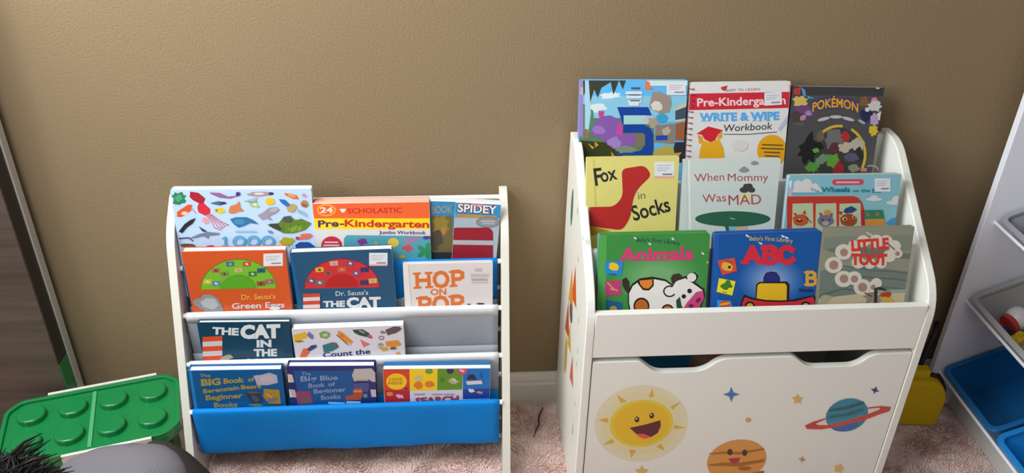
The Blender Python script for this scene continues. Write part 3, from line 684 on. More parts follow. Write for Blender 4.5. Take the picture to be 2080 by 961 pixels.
r, a, fin, *_ = book('pale mint hardback with dark red lettering over a green oval, middle row centre', (1389, 325), (1586, 322), R2(), .195, .010, 'c8d2cc', GO, hard=True)
a.crop(1380, 310, 6.005)
a.line([(115, 90), (130, 940)], 18, 'e2e8e4'); a.line([(88, 95), (95, 940)], 6, 'b4c0ba')
a.text('When', (185, 358), (548, 338), 96, 'a84a48', .0); a.text('Mommy', (590, 348), (1085, 345), 92, 'a84a48', .0)
a.text('Was', (285, 612), (572, 592), 98, 'a84a48', .0); 
a.poly([(740, 500), (880, 500), (880, 550), (800, 600), (750, 570)], 'd8cf98')
a.text('MAD', (600, 640), (998, 628), 120, 'a84a48', .0)
for i, (x, y, rx, ry) in enumerate(((790, 455, 56, 36), (850, 410, 44, 34), (880, 455, 44, 34), (810, 410, 34, 30))): a.ell(x, y, rx, ry, '3e4040')
for (x, y, rx, ry) in ((790, 215, 64, 28), (790, 195, 36, 24), (918, 130, 50, 22), (915, 118, 30, 18)): a.ell(x, y, rx, ry, '86908c')
a.ell(650, 808, 460, 94, '2c5f48'); a.poly([(610, 790), (680, 808), (660, 816), (620, 802)], 'a8b8ac')
a.poly([(550, 890), (600, 890), (620, 960), (570, 960)], '2c5f48'); a.poly([(690, 905), (830, 895), (840, 960), (690, 960)], 'c8a898'); a.poly([(600, 900), (680, 900), (680, 960), (610, 960)], '7ab4d0')
fin()

r, a, fin, *_ = book('light blue board book of animals riding a red bus, right in the middle row', (1603, 357), (1832, 354), R2(), .165, .014, '84b9c4', GO, rr=.005, pages='d8d2b8', spine='c8dde6')
a.crop(1590, 340, 7.392)
for i, (y, c) in enumerate(((200, 'd8e6ee'), (300, 'e8a8b8'), (560, '9ac4dc'))): a.poly([(95, y), (135, y), (125, y+150), (95, y+150)], c)
for x, y, rr_ in ((230, 260, 66), (360, 250, 78), (480, 300, 62), (220, 330, 60), (360, 320, 80), (520, 345, 56)): a.ell(x, y, rr_, rr_, 'd5d3d0')
a.poly([(150, 330), (580, 330), (580, 375), (150, 375)], 'd5d3d0'); a.poly([(140, 380), (600, 372), (600, 400), (140, 415)], '6fa6b8')
a.poly([(735, 225), (760, 180), (1190, 175), (1220, 215), (1190, 262), (770, 268)], 'c84a5c'); a.rect(800, 210, 1150, 238, 'e0a8b0')
a.text('The', (410, 355), (545, 375), 44, '2a7c88', .01); a.text('Wheels', (575, 372), (1010, 368), 72, '1c7c8c', .04); a.text('on', (1050, 370), (1140, 368), 44, '1c7c8c', .02); a.text('the', (1170, 372), (1310, 370), 50, '1c7c8c', .02); a.text('Bus', (1340, 378), (1470, 378), 56, '1c7c8c', .02)
a.sticker(1378, 165, 1615, 365)
for x, y, rx, ry in ((1370, 480, 120, 26), (1370, 455, 60, 36), (1680, 530, 130, 34), (1700, 480, 60, 52)): a.ell(x, y, rx, ry, 'd4d4d2')
a.poly([(60, 435), (1060, 430), (1130, 455), (1190, 530), (1220, 640), (1235, 960), (60, 960)], 'c03a2c')
for x0, x1 in ((145, 450), (495, 800), (850, 1165)): a.poly([(x0, 545), (x1, 535), (x1+10, 960), (x0-10, 960)], 'b6c4a0')
a.poly([(1170, 650), (1215, 640), (1230, 860), (1180, 860)], 'b0283c')
a.blob(265, 790, 120, 90, 'c0542c', 0, 1, .08); a.poly([(150, 680), (210, 690), (190, 740)], 'b04a28'); a.poly([(290, 690), (330, 635), (355, 710)], 'b04a28'); a.ell(250, 795, 40, 24, '3a2420'); a.ell(250, 782, 20, 10, 'd8d0c8'); a.line([(340, 740), (430, 830)], 12, '5a3024')
a.blob(640, 800, 120, 90, '7a6c80', 0, 2, .06); a.poly([(545, 670), (600, 700), (560, 760)], '6a5c72'); a.poly([(750, 680), (700, 700), (740, 770)], '6a5c72'); a.ell(668, 672, 56, 36, 'd08a3c'); a.ell(640, 840, 50, 34, 'a8a29a'); a.ell(595, 785, 14, 14, '2c2830'); a.ell(700, 785, 14, 14, '2c2830')
a.blob(985, 790, 130, 96, '9a4a24', 0, 3, .05); a.poly([(820, 660), (900, 660), (870, 720)], '9a4a24'); a.poly([(905, 660), (940, 610), (1030, 580), (1115, 630), (1040, 680), (940, 690)], '34407a'); a.ell(925, 770, 38, 28, 'c8a894'); a.ell(1075, 745, 38, 28, 'c8a894'); a.ell(930, 775, 16, 16, '2a1a18'); a.ell(1070, 750, 16, 16, '2a1a18')
a.poly([(1225, 640), (1495, 635), (1520, 770), (1230, 775)], '357a5c'); a.ell(1275, 705, 28, 32, '8a7a3a'); a.ell(1415, 700, 28, 32, '8a7a3a'); a.poly([(1235, 775), (1520, 770), (1530, 870), (1240, 880)], 'cf8c34')
a.poly([(1550, 830), (1640, 760), (1700, 750), (1715, 850), (1560, 860)], '4a88c0')
fin()

r, a, fin, *_ = book('green padded board book with a black and white cow, left in the front row', (1217, 478), (1443, 473), R1(), .185, .017, '3c8a40', GO, hard=True, rr=.006, pages='d8d0a8', cov_t=.004, spine='3f96b8')
a.crop(1120, 440, 3.203)
a.poly([(302, 120), (360, 118), (350, 640), (300, 640)], '4fa04c')
for i in range(8): a.ell(690, 400, 300-26*i, 190-17*i, '%02x%02x%02x' % (0x3e+7*i, 0x8c+4*i, 0x42+6*i))
a.text("Baby's First Library", (552, 165), (835, 188), 26, '1e5a50', .02, arc=8)
for x, y in ((545, 140), (640, 178), (790, 145), (985, 240), (1020, 300)): a.ell(x, y, 12, 6, 'c4d8c0', 40)
a.text('Animals', (445, 286), (926, 278), 80, 'd03a72', .035)
for x0, x1 in ((438, 490), (500, 548), (560, 600), (612, 645), (655, 688), (692, 725), (732, 760), (840, 872)): a.rect(x0, 278, x1, 287, 'd03a72', -1)
a.poly([(350, 290), (468, 290), (455, 385), (350, 375)], '2286c8'); a.blob(405, 325, 34, 26, 'e2bc2c', 20, 1, .1); a.line([(375, 372), (420, 378)], 6, '104a70')
a.poly([(350, 420), (450, 412), (455, 508), (350, 515)], 'b83a74'); a.line([(365, 430), (410, 475)], 8, 'c9a040'); a.line([(385, 470), (430, 480)], 8, 'c9a040')
a.poly([(355, 540), (460, 560), (460, 615), (355, 610)], '1f5f92'); a.ell(402, 600, 24, 20, 'b8a02c')
K = '1e1a18'
a.poly([(460, 410), (485, 395), (505, 420), (510, 470), (545, 450), (545, 480), (500, 500), (480, 480), (462, 450)], '2e2a22')
body = [(505, 500), (530, 450), (580, 415), (660, 405), (740, 420), (790, 455), (810, 420), (870, 400), (930, 440), (985, 480), (990, 520), (960, 600), (860, 600), (820, 540), (815, 600), (790, 640), (520, 640), (505, 560)]
a.poly([(x+(x-740)*.035, y+(y-560)*.08-2) for x, y in body], K); a.poly(body, 'e4e0da')
a.poly([(900, 380), (930, 360), (955, 385), (940, 420), (900, 425), (880, 405)], K); a.ell(912, 395, 30, 28, 'e0dcd6', -20); a.poly([(775, 400), (790, 375), (830, 368), (850, 385), (830, 410), (785, 440)], '3a2e26')
a.poly([(555, 415), (665, 405), (665, 450), (635, 480), (595, 478), (565, 440)], K); a.poly([(572, 415), (655, 408), (655, 445), (630, 468), (600, 465), (578, 440)], 'd9802a')
a.ell(585, 580, 52, 54, K); a.ell(585, 582, 42, 44, 'b8651c'); a.ell(755, 605, 40, 36, K); a.ell(755, 608, 30, 28, 'c87424')
a.ring(768, 485, 42, 38, 9, K, 60, 330); a.poly([(810, 545), (835, 520), (850, 600), (815, 600)], '2a4a2a')
a.ell(898, 483, 15, 15, K); a.ell(860, 518, 14, 14, K)
a.poly([(940, 490), (985, 480), (992, 530), (955, 600), (855, 600), (880, 560)], 'c8487e'); a.ell(955, 542, 20, 12, '7a1f4a', -45); a.ell(908, 580, 16, 14, '7a1f4a')
fin()

r, a, fin, *_ = book('blue padded board book with red letters and a toy boat, centre of the front row', (1452, 476), (1669, 468), R1(), .185, .017, '15539c', GO, hard=True, rr=.006, pages='a8b8d0', cov_t=.004, spine='1a5aa8')
a.crop(1440, 455, 5.196)
a.poly([(30, 110), (105, 90), (100, 890), (20, 890)], '1a58a8'); a.poly([(15, 75), (75, 85), (60, 140), (20, 110)], '2a90dc')
for i in range(10): a.ell(660, 600, 350-26*i, 280-20*i, '%02x%02x%02x' % (0x1a+11*i, 0x58+7*i, 0xa2+4*i))
a.text("Baby's First Library", (425, 175), (885, 200), 42, 'b8a468', .02, arc=10)
for x, y in ((405, 125), (545, 205), (780, 130), (820, 145)): a.ell(x, y, 22, 10, 'c8d4e4', 30)
a.slab('ABC', (360, 405), (905, 405), 158, 58, 'd02a3c')
a.poly([(90, 385), (270, 355), (295, 495), (140, 540)], 'd84a34'); a.blob(190, 450, 62, 44, 'd8b03c', 20, 1, .1); a.ell(215, 455, 16, 16, '2c2440'); a.line([(170, 380), (250, 410)], 10, '4a5a2a')
a.poly([(105, 570), (280, 605), (245, 755), (80, 715)], 'e8dc28'); a.blob(180, 655, 58, 36, '3f7a22', 0, 2); a.ell(200, 615, 28, 24, '3f7a22'); a.line([(145, 715), (185, 725)], 8, '5a5a1a')
a.poly([(85, 800), (230, 810), (250, 890), (85, 885)], '2f9ae0'); a.ell(170, 845, 60, 40, 'd0502c'); a.ell(165, 842, 56, 14, 'd8b03c', -8)
a.slab('B', (1010, 640), (1140, 640), 132, 36, 'cfa040'); a.text('boat', (950, 710), (1100, 715), 36, '102a50', .03)
a.poly([(575, 560), (600, 515), (650, 500), (710, 510), (745, 560), (748, 620), (572, 620)], K); a.poly([(585, 560), (610, 520), (650, 510), (705, 520), (735, 560), (735, 615), (585, 615)], '1f2a78')
a.poly([(495, 640), (530, 610), (820, 605), (848, 640), (838, 830), (490, 830)], K); a.poly([(510, 645), (540, 625), (800, 625), (820, 650), (818, 810), (500, 800)], 'dfb51e')
a.poly([(330, 900), (335, 830), (370, 745), (450, 775), (600, 800), (760, 805), (900, 795), (1100, 750), (1135, 780), (1140, 900)], K)
a.poly([(345, 900), (350, 830), (380, 770), (450, 795), (600, 818), (760, 822), (920, 812), (1095, 765), (1112, 800), (1112, 900)], 'c8303a')
for cx in (430, 1020): a.ell(cx, 860, 52, 44, K); a.ell(cx, 868, 36, 34, 'd8b22a')
fin()

r, a, fin, *_ = book('grey-green hardback with red letters in white smoke puffs, right in the front row', (1671, 464), (1858, 460), R1(), .180, .010, '8c8d7a', GO, hard=True, pages='a8a288', spine='9a9a84')
a.crop(1480, 440, 3.002)
a.poly([(580, 125), (1140, 110), (1135, 200), (800, 250), (575, 200)], '7c8474'); a.poly([(560, 330), (800, 300), (1135, 340), (1135, 480), (550, 500)], '6d7a70'); a.poly([(580, 200), (700, 180), (1135, 230), (1135, 260), (700, 240)], '687268')
for y, c in ((300, '5a665e'), (345, '54625a'), (400, '5c6a62'), (440, '6a776c')): a.line([(700, y), (880, y+30), (1000, y+34), (1120, y+50)], 8, c)
a.poly([(550, 500), (800, 470), (1135, 460), (1135, 545), (545, 545)], 'c4b494'); a.poly([(570, 470), (640, 490), (600, 530), (550, 540)], 'a8a488'); a.line([(560, 480), (700, 440), (900, 470)], 7, '4f6058'); a.poly([(900, 450), (1135, 440), (1135, 462), (920, 470)], '8fa48c')
PF = 'd0cbbb'
for x, y, q in ((760, 170, 30), (820, 150, 40), (900, 150, 44), (960, 150, 40), (1010, 180, 40), (1030, 225, 30), (770, 215, 34), (790, 280, 40), (860, 285, 36), (930, 285, 34), (980, 240, 40), (700, 215, 52), (640, 295, 54), (700, 380, 54), (765, 375, 46), (815, 430, 54), (870, 430, 36), (900, 405, 34)): a.ell(x, y, q, q*.92, PF)
for x, y, q in ((702, 218, 24), (640, 295, 28), (702, 378, 26), (766, 380, 22), (815, 430, 28), (880, 430, 16), (1028, 225, 14)): a.ell(x, y, q, q, 'a07f72')
a.line([(975, 170), (1010, 200)], 8, '6a6862'); a.line([(840, 95), (880, 120)], 8, PF)
a.text('LITTLE', (748, 208), (978, 192), 62, 'd23a2c', .05); a.text('TOOT', (745, 290), (965, 292), 62, 'd23a2c', .06)
a.blob(880, 500, 50, 34, '8a8478', 0, 3, .4); a.line([(895, 440), (895, 525)], 18, '2e2c2c'); a.blob(955, 480, 34, 24, 'b03a28', 0, 4); a.blob(965, 505, 44, 16, 'c8a83c', 15, 5); a.blob(930, 440, 30, 8, '2e2c2c', 15, 6); a.line([(830, 465), (870, 485)], 8, '8a2a2c')
fin()

# ---------------------------------------------------------------- white organizer
OXL, OXR, OT = 0.1387, 0.7085, 0.0152
OB = mat('e8e8df', 0.32, 'white_laminate')
org = thing('book_organizer', 'tall white children\'s book organizer with toy box door and sun and planet stickers', 'bookshelf', (0.42, -0.16, 0))
oprof = fillet([(-.311, 0), (-.311, .474), (-.072, .655), (-.014, .655), (-.014, 0)], [.003, .05, .035, .004, .003])
b = MB(); b.prism(oprof, OXL-OT, OXL, OB, lambda e, y, z: (e, y, z))
a = Art(b, Vector((OXL-OT, 0, 0)), Vector((0, -1, 0)), Vector((0, 0, 1)), Vector((-1, 0, 0)), local=lambda u, v, n: (OXL-OT-n, -u, v), clip=False); a.rough = .4
a.crop(1140, 460, 3.7)
def side(sh, y, z, s, hx):
    if sh == 'd': pts = [(y+s*math.cos(t), z+s*math.sin(t)) for t in [k*math.pi/10 for k in range(20)]]
    elif sh == 't': pts = [(y-s, z-s*.7), (y+s, z-s*1.2), (y+.3*s, z+s*1.6)]
    elif sh == 'e': pts = [(y+s*.5*math.cos(t), z+1.5*s*math.sin(t)) for t in [k*math.pi/10 for k in range(20)]]
    else: pts = [(y+(s if k % 2 == 0 else s*.4)*math.cos(k*math.pi/4), z+(s if k % 2 == 0 else s*.4)*math.sin(k*math.pi/4)) for k in range(8)]
    a._put([(-p[0], p[1]) for p in pts], [tuple(range(len(pts)))], hx)
for args in (('e', -.085, .535, .026, '2f7466'), ('t', -.175, .415, .030, 'd0562a'), ('t', -.140, .385, .030, 'cf9a2c'), ('d', -.150, .345, .020, '5a5a60'), ('t', -.12, .30, .03, 'b8502c'),
             ('t', -.155, .285, .022, 'c9a23a'), ('t', -.205, .245, .024, 'c8604a'), ('e', -.12, .22, .03, 'c8a040'), ('s', -.19, .49, .008, 'b9b9a8'), ('s', -.235, .39, .009, 'd0c49a'), ('s', -.25, .335, .007, 'a8b0b0'),
             ('s', -.25, .305, .007, 'a8b0b0'), ('s', -.225, .555, .007, 'a8b0b0'), ('s', -.26, .22, .006, 'd0a870'), ('e', -.255, .15, .009, '9fb8b0'), ('s', -.15, .565, .008, 'b0b8b0')): side(*args)
o = sub(b, 'side_panel', org, bevel=.002); o['label'] = 'left side panel with small space stickers'
b = MB(); b.prism(oprof, OXR, OXR+OT, OB, lambda e, y, z: (e, y, z)); sub(b, 'side_panel', org, bevel=.002)
LT, LB = .4575, .366
b = MB(); b.box((OXL, -.310, LB), (OXR, -.2965, LT), OB); sub(b, 'front_rail', org, bevel=.0015)
b = MB(); b.box((OXL, -.030, .02), (OXR, -.018, .648), OB); sub(b, 'back_panel', org)
b = MB(); b.box((OXL, -.2965, .372), (OXR, -.030, .384), OB); sub(b, 'shelf_board', org)
def slant(y0, z0, hgt, t, nm):
    d = math.tan(math.radians(14)); b = MB()
    b.prism([(y0, z0), (y0+t, z0), (y0+t+hgt*d, z0+hgt), (y0+hgt*d, z0+hgt)], OXL, OXR, OB, lambda e, y, z: (e, y, z)); sub(b, nm, org, bevel=.001)
slant(-.262, .384, .145, .010, 'divider_panel'); slant(-.170, .384, .215, .010, 'divider_panel')
b = MB(); b.box((OXL, -.218, .448), (OXR, -.149, .458), OB); sub(b, 'shelf_board', org)
b = MB(); b.box((OXL, -.118, .523), (OXR, -.030, .533), OB); sub(b, 'shelf_board', org)
b = MB(); b.box((OXL, -.2925, .012), (OXR, -.030, .024), OB); sub(b, 'base_board', org)
# toy-box door with two scooped hand holes along its top edge
DT = .3555; DY = -.3095
def scoop(px0, px1, pbot, yy):
    N = Vector((0, -1, 0)); P = Vector((0, DY, 0))
    A = on_plane(px0[0], px0[1], P, N).x; B = on_plane(px1[0], px1[1], P, N).x
    C = on_plane(pbot[0], yy, P, N); D = on_plane(pbot[1], yy, P, N); return A, B, C.x, D.x, C.z
s1 = scoop((1304, 728), (1462, 722), (1332, 1428), 758); s2 = scoop((1617, 718), (1772, 712), (1642, 1738), 747)
pts = [(OXL+.0015, .014), (OXR-.0015, .014), (OXR-.0015, DT)]; rd = [.001, .001, .002]
for A, B, C, D, z in (s2, s1):
    pts += [(B+.004, DT), (D, z), (C, z), (A-.002, DT)]; rd += [.018, .022, .016, .006]
pts += [(OXL+.0015, DT)]; rd += [.002]
pts = fillet(pts, rd)
b = MB(); b.prism(pts, DY, DY+.013, OB, lambda e, x, z: (x, e, z))
a = Art(b, Vector((0, DY, 0)), Vector((1, 0, 0)), Vector((0, 0, 1)), Vector((0, -1, 0)), local=lambda u, v, n: (u, DY-n, v), clip=False); a.rough = .4
a.crop(1120, 700, 3.682)
a.blob(672, 590, 352, 285, 'e2dab8', -8, 1, .0, 40); a.ell(672, 590, 300, 235, 'e0d6a8', -8)
for p in ([(725, 395), (768, 392), (755, 330)], [(520, 440), (565, 425), (487, 375)], [(890, 465), (905, 480), (972, 428)], [(425, 550), (425, 588), (345, 562)], [(915, 600), (918, 632), (1002, 622)], [(455, 702), (470, 735), (385, 750)], [(785, 765), (820, 740), (850, 797)], [(582, 785), (632, 790), (597, 850)], [(890, 465), (960, 430), (905, 485)]): a.poly(p, 'dcae40')
a.ell(672, 590, 238, 176, 'e0c93c', -8); a.ell(672, 590, 212, 156, 'e4b92e', -8)
a.ell(640, 560, 18, 22, '3c3026'); a.ell(750, 531, 18, 22, '3c3026'); a.ell(636, 553, 6, 7, 'e8e0c8'); a.ell(746, 524, 6, 7, 'e8e0c8')
a.poly([(585, 622), (700, 598), (815, 565), (818, 610), (795, 660), (745, 692), (690, 690), (635, 668)], '5c2630'); a.poly([(632, 668), (690, 665), (745, 690), (700, 705), (660, 692)], 'e0584e')
def star(cx, cy, r, hx, n=4, rot=0, inner=.38):
    a.poly([(cx+(r if k % 2 == 0 else r*inner)*math.cos(math.pi*k/n+rot), cy+(r if k % 2 == 0 else r*inner)*.9*math.sin(math.pi*k/n+rot)) for k in range(2*n)], hx)
star(1345, 372, 64, '5a86b8'); star(1345, 372, 40, '4a74ac'); a.ell(1472, 563, 22, 18, 'd0ae60')
star(675, 950, 56, 'd8b86a', 5, -.3, .5)
a.ell(1385, 865, 225, 152, 'd8974a', -12)
for cy, th in ((790, 14), (872, 22), (960, 26)): a.poly([(1180+(cy-790)*-.1, cy+24), (1290, cy+8), (1400, cy+12), (1590, cy-18), (1590, cy-18+th), (1400, cy+18+th), (1290, cy+12+th), (1180, cy+24+th*.5)], 'a8672c')
a.ell(1445, 925, 50, 16, 'a8672c'); a.ell(1335, 803, 20, 24, '4a3428'); a.ell(1445, 808, 20, 24, '4a3428'); a.ell(1405, 790+10, 1, 1, '4a3428'); a.poly([(1325, 850), (1412, 845), (1400, 880), (1365, 890), (1335, 875)], 'b0384c')
a.crop(1500, 700, 3.683)
star(440, 408, 46, 'dcb85c', 5, -.3, .5); star(1020, 340, 34, '3a4a78', 4, .3, .4); star(475, 858, 30, 'c0946a', 4, .2, .4); star(750, 925, 44, 'e0b878', 5, 0, .6)
a.poly([(495, 605), (560, 575), (640, 552), (960, 470), (1060, 458), (1140, 465), (1128, 495), (1060, 510), (980, 545), (700, 610), (600, 632), (510, 630)], 'c8483c')
a.poly([(575, 590), (640, 562), (960, 480), (1050, 470), (1060, 482), (960, 520), (680, 600), (600, 600)], 'e0dcd4')
a.ell(810, 525, 162, 120, '3f87a0', -18); a.ell(800, 610, 100, 34, '3f70b0', -8)
for cy, c in ((440, '2f6672'), (490, '346f78'), (540, '4c93a6')): a.poly([(680, cy+40), (800, cy+20), (930, cy-20), (945, cy), (820, cy+42), (670, cy+62)], c)
a.poly([(500, 608), (640, 605), (760, 580), (960, 522), (1060, 480), (1130, 468), (1130, 495), (1050, 520), (960, 555), (760, 610), (620, 632), (510, 628)], 'cc5044')
o = sub(b, 'toy_box_door', org, bevel=.0022)

# toys glimpsed through the left hand hole
b = MB(); b.box((-.075, -.04, 0), (.075, .04, .30), mat('2a7a9c', .4, 'teal_plastic')); o = b.build('toy_bucket'); o.location = (.26, -.22, .024); o.rotation_euler = (0, 0, .35)
tag(o, 'teal toy container glimpsed through the left hand hole of the toy box', 'toy')
b = MB(); b.ball((0, 0, 0), .075, mat('6a4a38', .8, 'brown_plush')); o = b.build('toy_ball', smooth=True); o.location = (.395, -.20, .262); 
tag(o, 'brown ball glimpsed through the left hand hole of the toy box', 'toy')
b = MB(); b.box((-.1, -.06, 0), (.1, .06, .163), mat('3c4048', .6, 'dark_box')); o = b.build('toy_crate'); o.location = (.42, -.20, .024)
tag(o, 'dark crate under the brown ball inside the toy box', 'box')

# ---------------------------------------------------------------- green studded storage box (left)
GR = mat('12793f', .28, 'green_plastic', spec=.5, coat=.3); GRD = mat('0f5a30', .4, 'dark_green_plastic')
GRL = mat('4ea06a', .35, 'seam_reflection_green')  # paler green paints the reflection along the lid seam
box = thing('storage_box', 'green studded toy storage box with white clips at the left of the sling shelf', 'box', (-.786, -.175, 0))
box.rotation_euler = (0, 0, math.radians(15.1))
hw, hd, zt = .158, .090, .150
def chamf(w, d, c): return [(-w+c, -d), (w-c, -d), (w, -d+c), (w, d-c), (w-c, d), (-w+c, d), (-w, d-c), (-w, -d+c)]
b = MB(); b.prism(fillet(chamf(hw-.022, hd-.02, .02), [.01]*8, 3), 0, zt-.02, GRD, lambda e, x, y: (x, y, e)); b.build('box_body', box, bevel=.002)
lid = MB()
lid.prism(fillet(chamf(hw, hd, .026), [.012]*8, 4), zt-.026, zt-.006, GR, lambda e, x, y: (x, y, e))
lo = lid.build('lid', box, bevel=.004)
rim = MB(); op = fillet(chamf(hw, hd, .026), [.012]*8, 4); ip = fillet(chamf(hw-.008, hd-.008, .022), [.01]*8, 4); n = len(op)
rim.add([(x, y, zt-.008) for x, y in op]+[(x, y, zt) for x, y in op]+[(x, y, zt) for x, y in ip]+[(x, y, zt-.008) for x, y in ip],
        [(k*n+i, k*n+(i+1) % n, ((k+1) % 4)*n+(i+1) % n, ((k+1) % 4)*n+i) for k in range(4) for i in range(n)], GR)
rim.build('lid_rim', lo, bevel=.0015)
for i in range(4):
    for j in range(2):
        b = MB(); cx, cy = -.108+i*.072, -.037+j*.076
        pr = [(0, zt-.006), (.0255, zt-.006), (.0255, zt+.004), (.0235, zt+.0065), (0, zt+.0065)]
        N = 36; vs = [(cx+r*math.cos(2*math.pi*k/N), cy+r*math.sin(2*math.pi*k/N), z) for r, z in pr[1:4] for k in range(N)]
        b.add(vs, [(q*N+k, q*N+(k+1) % N, (q+1)*N+(k+1) % N, (q+1)*N+k) for q in range(2) for k in range(N)]+[tuple(range(2*N, 3*N))], GR)
        b.build('stud', lo, smooth=False, bevel=.0012)
b = MB(); b.box((-.0035, -hd+.01, zt-.007), (.0035, hd-.01, zt-.0035), GRL); o = b.build('seam', lo); o['label'] = 'raised seam across the lid, its reflection painted pale green'
CL = mat('d6d0c8', .4, 'white_clip')
for sg in (-1, 1):
    b = MB(); x0, x1 = (-.085, .115) if sg > 0 else (-.045, .108)
    y = sg*(hd+.0005); b.box((x0, min(y, y+sg*.006), zt-.018), (x1, max(y, y+sg*.006), zt+.0015), CL); b.build('handle_clip', box, bevel=.0012)

# ---------------------------------------------------------------- wood-look board at the far left
WD = mat('5e5045', .6, 'grey_brown_wood', vary=(3.0, '463b33', (1.2, 4, 14)))
brd = thing('leaning_board', 'grey-brown wood-grained board with silver edge strip standing at the far left wall', 'board', (-1.1, -.04, 0))
BX = -.869
b = MB(); b.box((-1.42, -.078, .004), (BX-.002, -.022, 1.02), WD); sub(b, 'wood_panel', brd, bevel=.001)
b = MB(); b.box((BX-.002, -.078, .20), (BX, -.040, 1.02), mat('26221f', .4, 'dark_edge')); sub(b, 'dark_edge_strip', brd)
b = MB(); b.box((BX-.002, -.040, .03), (BX+.003, -.020, 1.02), mat('c9c6c4', .3, 'silver_trim', metal=.3)); sub(b, 'silver_trim', brd, bevel=.001)
b = MB(); b.box((BX-.002, -.078, .0), (BX+.0005, -.040, .199), mat('1d7a3c', .35, 'reflected_green')); sub(b, 'lid_reflection', brd, bevel=.002)  # green strip paints the lid's reflection onto the board's lower edge

# ---------------------------------------------------------------- storage rack with bins (right)
RK = mat('eeeff6', .5, 'white_rack_board')
rack = thing('storage_rack', 'white toy rack holding tilted plastic bins at the right edge', 'rack', (1.1, -.3, 0))
for y0 in (-.064, -.78):
    b = MB(); b.prism(fillet([(.938, 0), (.938, .95), (.96, 1.0), (1.25, 1.0), (1.25, 0)], [.004, .02, .02, .004, .004]), y0, y0+.015, RK, lambda e, x, z: (x, e, z)); sub(b, 'side_panel', rack, bevel=.0015)
b = MB(); b.box((1.0, -.765, .0), (1.012, -.064, .045), mat('d8d8d2', .4, 'rack_rail')); sub(b, 'base_rail', rack, bevel=.0015)
SL = math.radians(24)
def rackrod(x, z):
    b = MB(); b.tube([(x, -.765, z), (x, -.064, z)], .0034, RK, 12); sub(b, 'bin_rod', rack)
def bin_(label, name, x, y0, y1, z, depth, hgt, hx, cat='bin', clear=False):
    """open tray with a rolled rim; x,z its front upper edge, tilted up toward the back"""
    t = bpy.data.objects.new(name, None); COL.objects.link(t); t.location = (x, (y0+y1)/2, z); t.rotation_euler = (0, -SL, 0)
    tag(t, label, cat, 'bins on the rack')
    L = (y1-y0)/2; mt = mat(hx, .35, 'bin_plastic_'+hx, spec=.45)
    b = MB(); nr = []
    def loop(x0, x1, l, zz, r):
        return [(px, py, zz) for px, py in rrect(x0, -l, x1, l, r, 4)]
    outer = [loop(.004, depth-.004, L-.004, -.002, .018), loop(.022, depth-.022, L-.022, -hgt, .014)]
    inner = [loop(.024, depth-.024, L-.024, -hgt+.003, .013), loop(.0065, depth-.0065, L-.0065, -.002, .016)]
    lp = outer+inner; n = len(lp[0]); vs = [p for q in lp for p in q]
    fs = [(k*n+i, k*n+(i+1) % n, (k+1)*n+(i+1) % n, (k+1)*n+i) for k in (0, 2) for i in range(n)]+[tuple(range(n, 2*n))[::-1], tuple(range(2*n, 3*n))]
    b.add(vs, fs, mt); b.build('tray', t)
    b = MB(); rl = [loop(0, depth, L, -.008, .02), loop(0, depth, L, 0, .02), loop(.011, depth-.011, L-.011, 0, .014), loop(.011, depth-.011, L-.011, -.008, .014)]
    n = len(rl[0]); b.add([p for q in rl for p in q], [(k*n+i, k*n+(i+1) % n, ((k+1) % 4)*n+(i+1) % n, ((k+1) % 4)*n+i) for k in range(4) for i in range(n)], mt); b.build('rim', t, bevel=.002)
    return t
bin_('empty deep blue bin on the lowest level of the rack, next to the far panel', 'storage_bin', 0.950, -.268, -.068, .112, .21, .085, '1668a4')
bin_('bright blue bin on the lowest level, cut off by the bottom right corner', 'storage_bin', 0.950, -.478, -.275, .112, .21, .085, '1f86d0')
bin_('greyish white bin of small toys on the middle level of the rack', 'storage_bin', 0.954, -.44, -.068, .300, .21, .085, 'a8a6a4')
bin_('grey bin with dark contents on the upper level of the rack', 'storage_bin', 0.956, -.44, -.068, .487, .21, .07, '9a9aa2')
for x, z in ((.950, .112), (.954, .300), (.956, .487)): rackrod(x+.004, z-.0145); rackrod(x+.21*math.cos(SL)+.002, z+.21*math.sin(SL)-.017)

# small toys in the white bin
def inbin(u, y, d):   # point in the white bin, u along the slope, d below its rim
    return Vector((.954+u*math.cos(SL)+d*math.sin(SL), y, .300+u*math.sin(SL)-d*math.cos(SL)))
def at(px, py, d): return on_plane(px, py, inbin(0, 0, d), Vector((-math.sin(SL), 0, math.cos(SL))))
def toy(name, label, loc, fn, cat='toy'):
    b = MB(); fn(b); o = b.build(name, smooth=False, bevel=.0015); o.location = loc; o.rotation_euler = (0, -SL, .3); return tag(o, label, cat, 'toys in the white bin')
toy('toy_ball', 'white ball with a red band in the white bin', at(2068, 646, .055), lambda b: (b.ball((0, 0, 0), .024, mat('d8d4d0', .4, 'toy_white')), b.tube([(-.026, 0, 0), (-.016, 0, 0)], .021, mat('b83a34', .4, 'toy_red'))))
def brick(hx):
    def f(b):
        mt = mat(hx, .35, 'toy_'+hx); b.box((-.016, -.011, -.008), (.016, .011, .008), mt)
        for sx in (-.008, .008): b.tube([(sx, 0, .008), (sx, 0, .012)], .0045, mt, 12)
    return f
toy('toy_brick', 'red toy brick in the white bin', at(2038, 668, .072), brick('b8282c'))
toy('toy_brick', 'yellow toy brick in the white bin', at(2068, 690, .072), brick('d0a828'))
toy('toy_brick', 'black toy brick in the white bin', at(2050, 688, .072), brick('2a2628'))
toy('toy_brick', 'navy toy brick in the white bin', at(2052, 672, .072), brick('2a3468'))
toy('toy_brick', 'dark blue toy block in the grey upper bin', Vector((1.045, -.14, .468)), lambda b: b.box((-.045, -.05, -.014), (.05, .05, .014), mat('343a5c', .6, 'toy_dark_blue')))

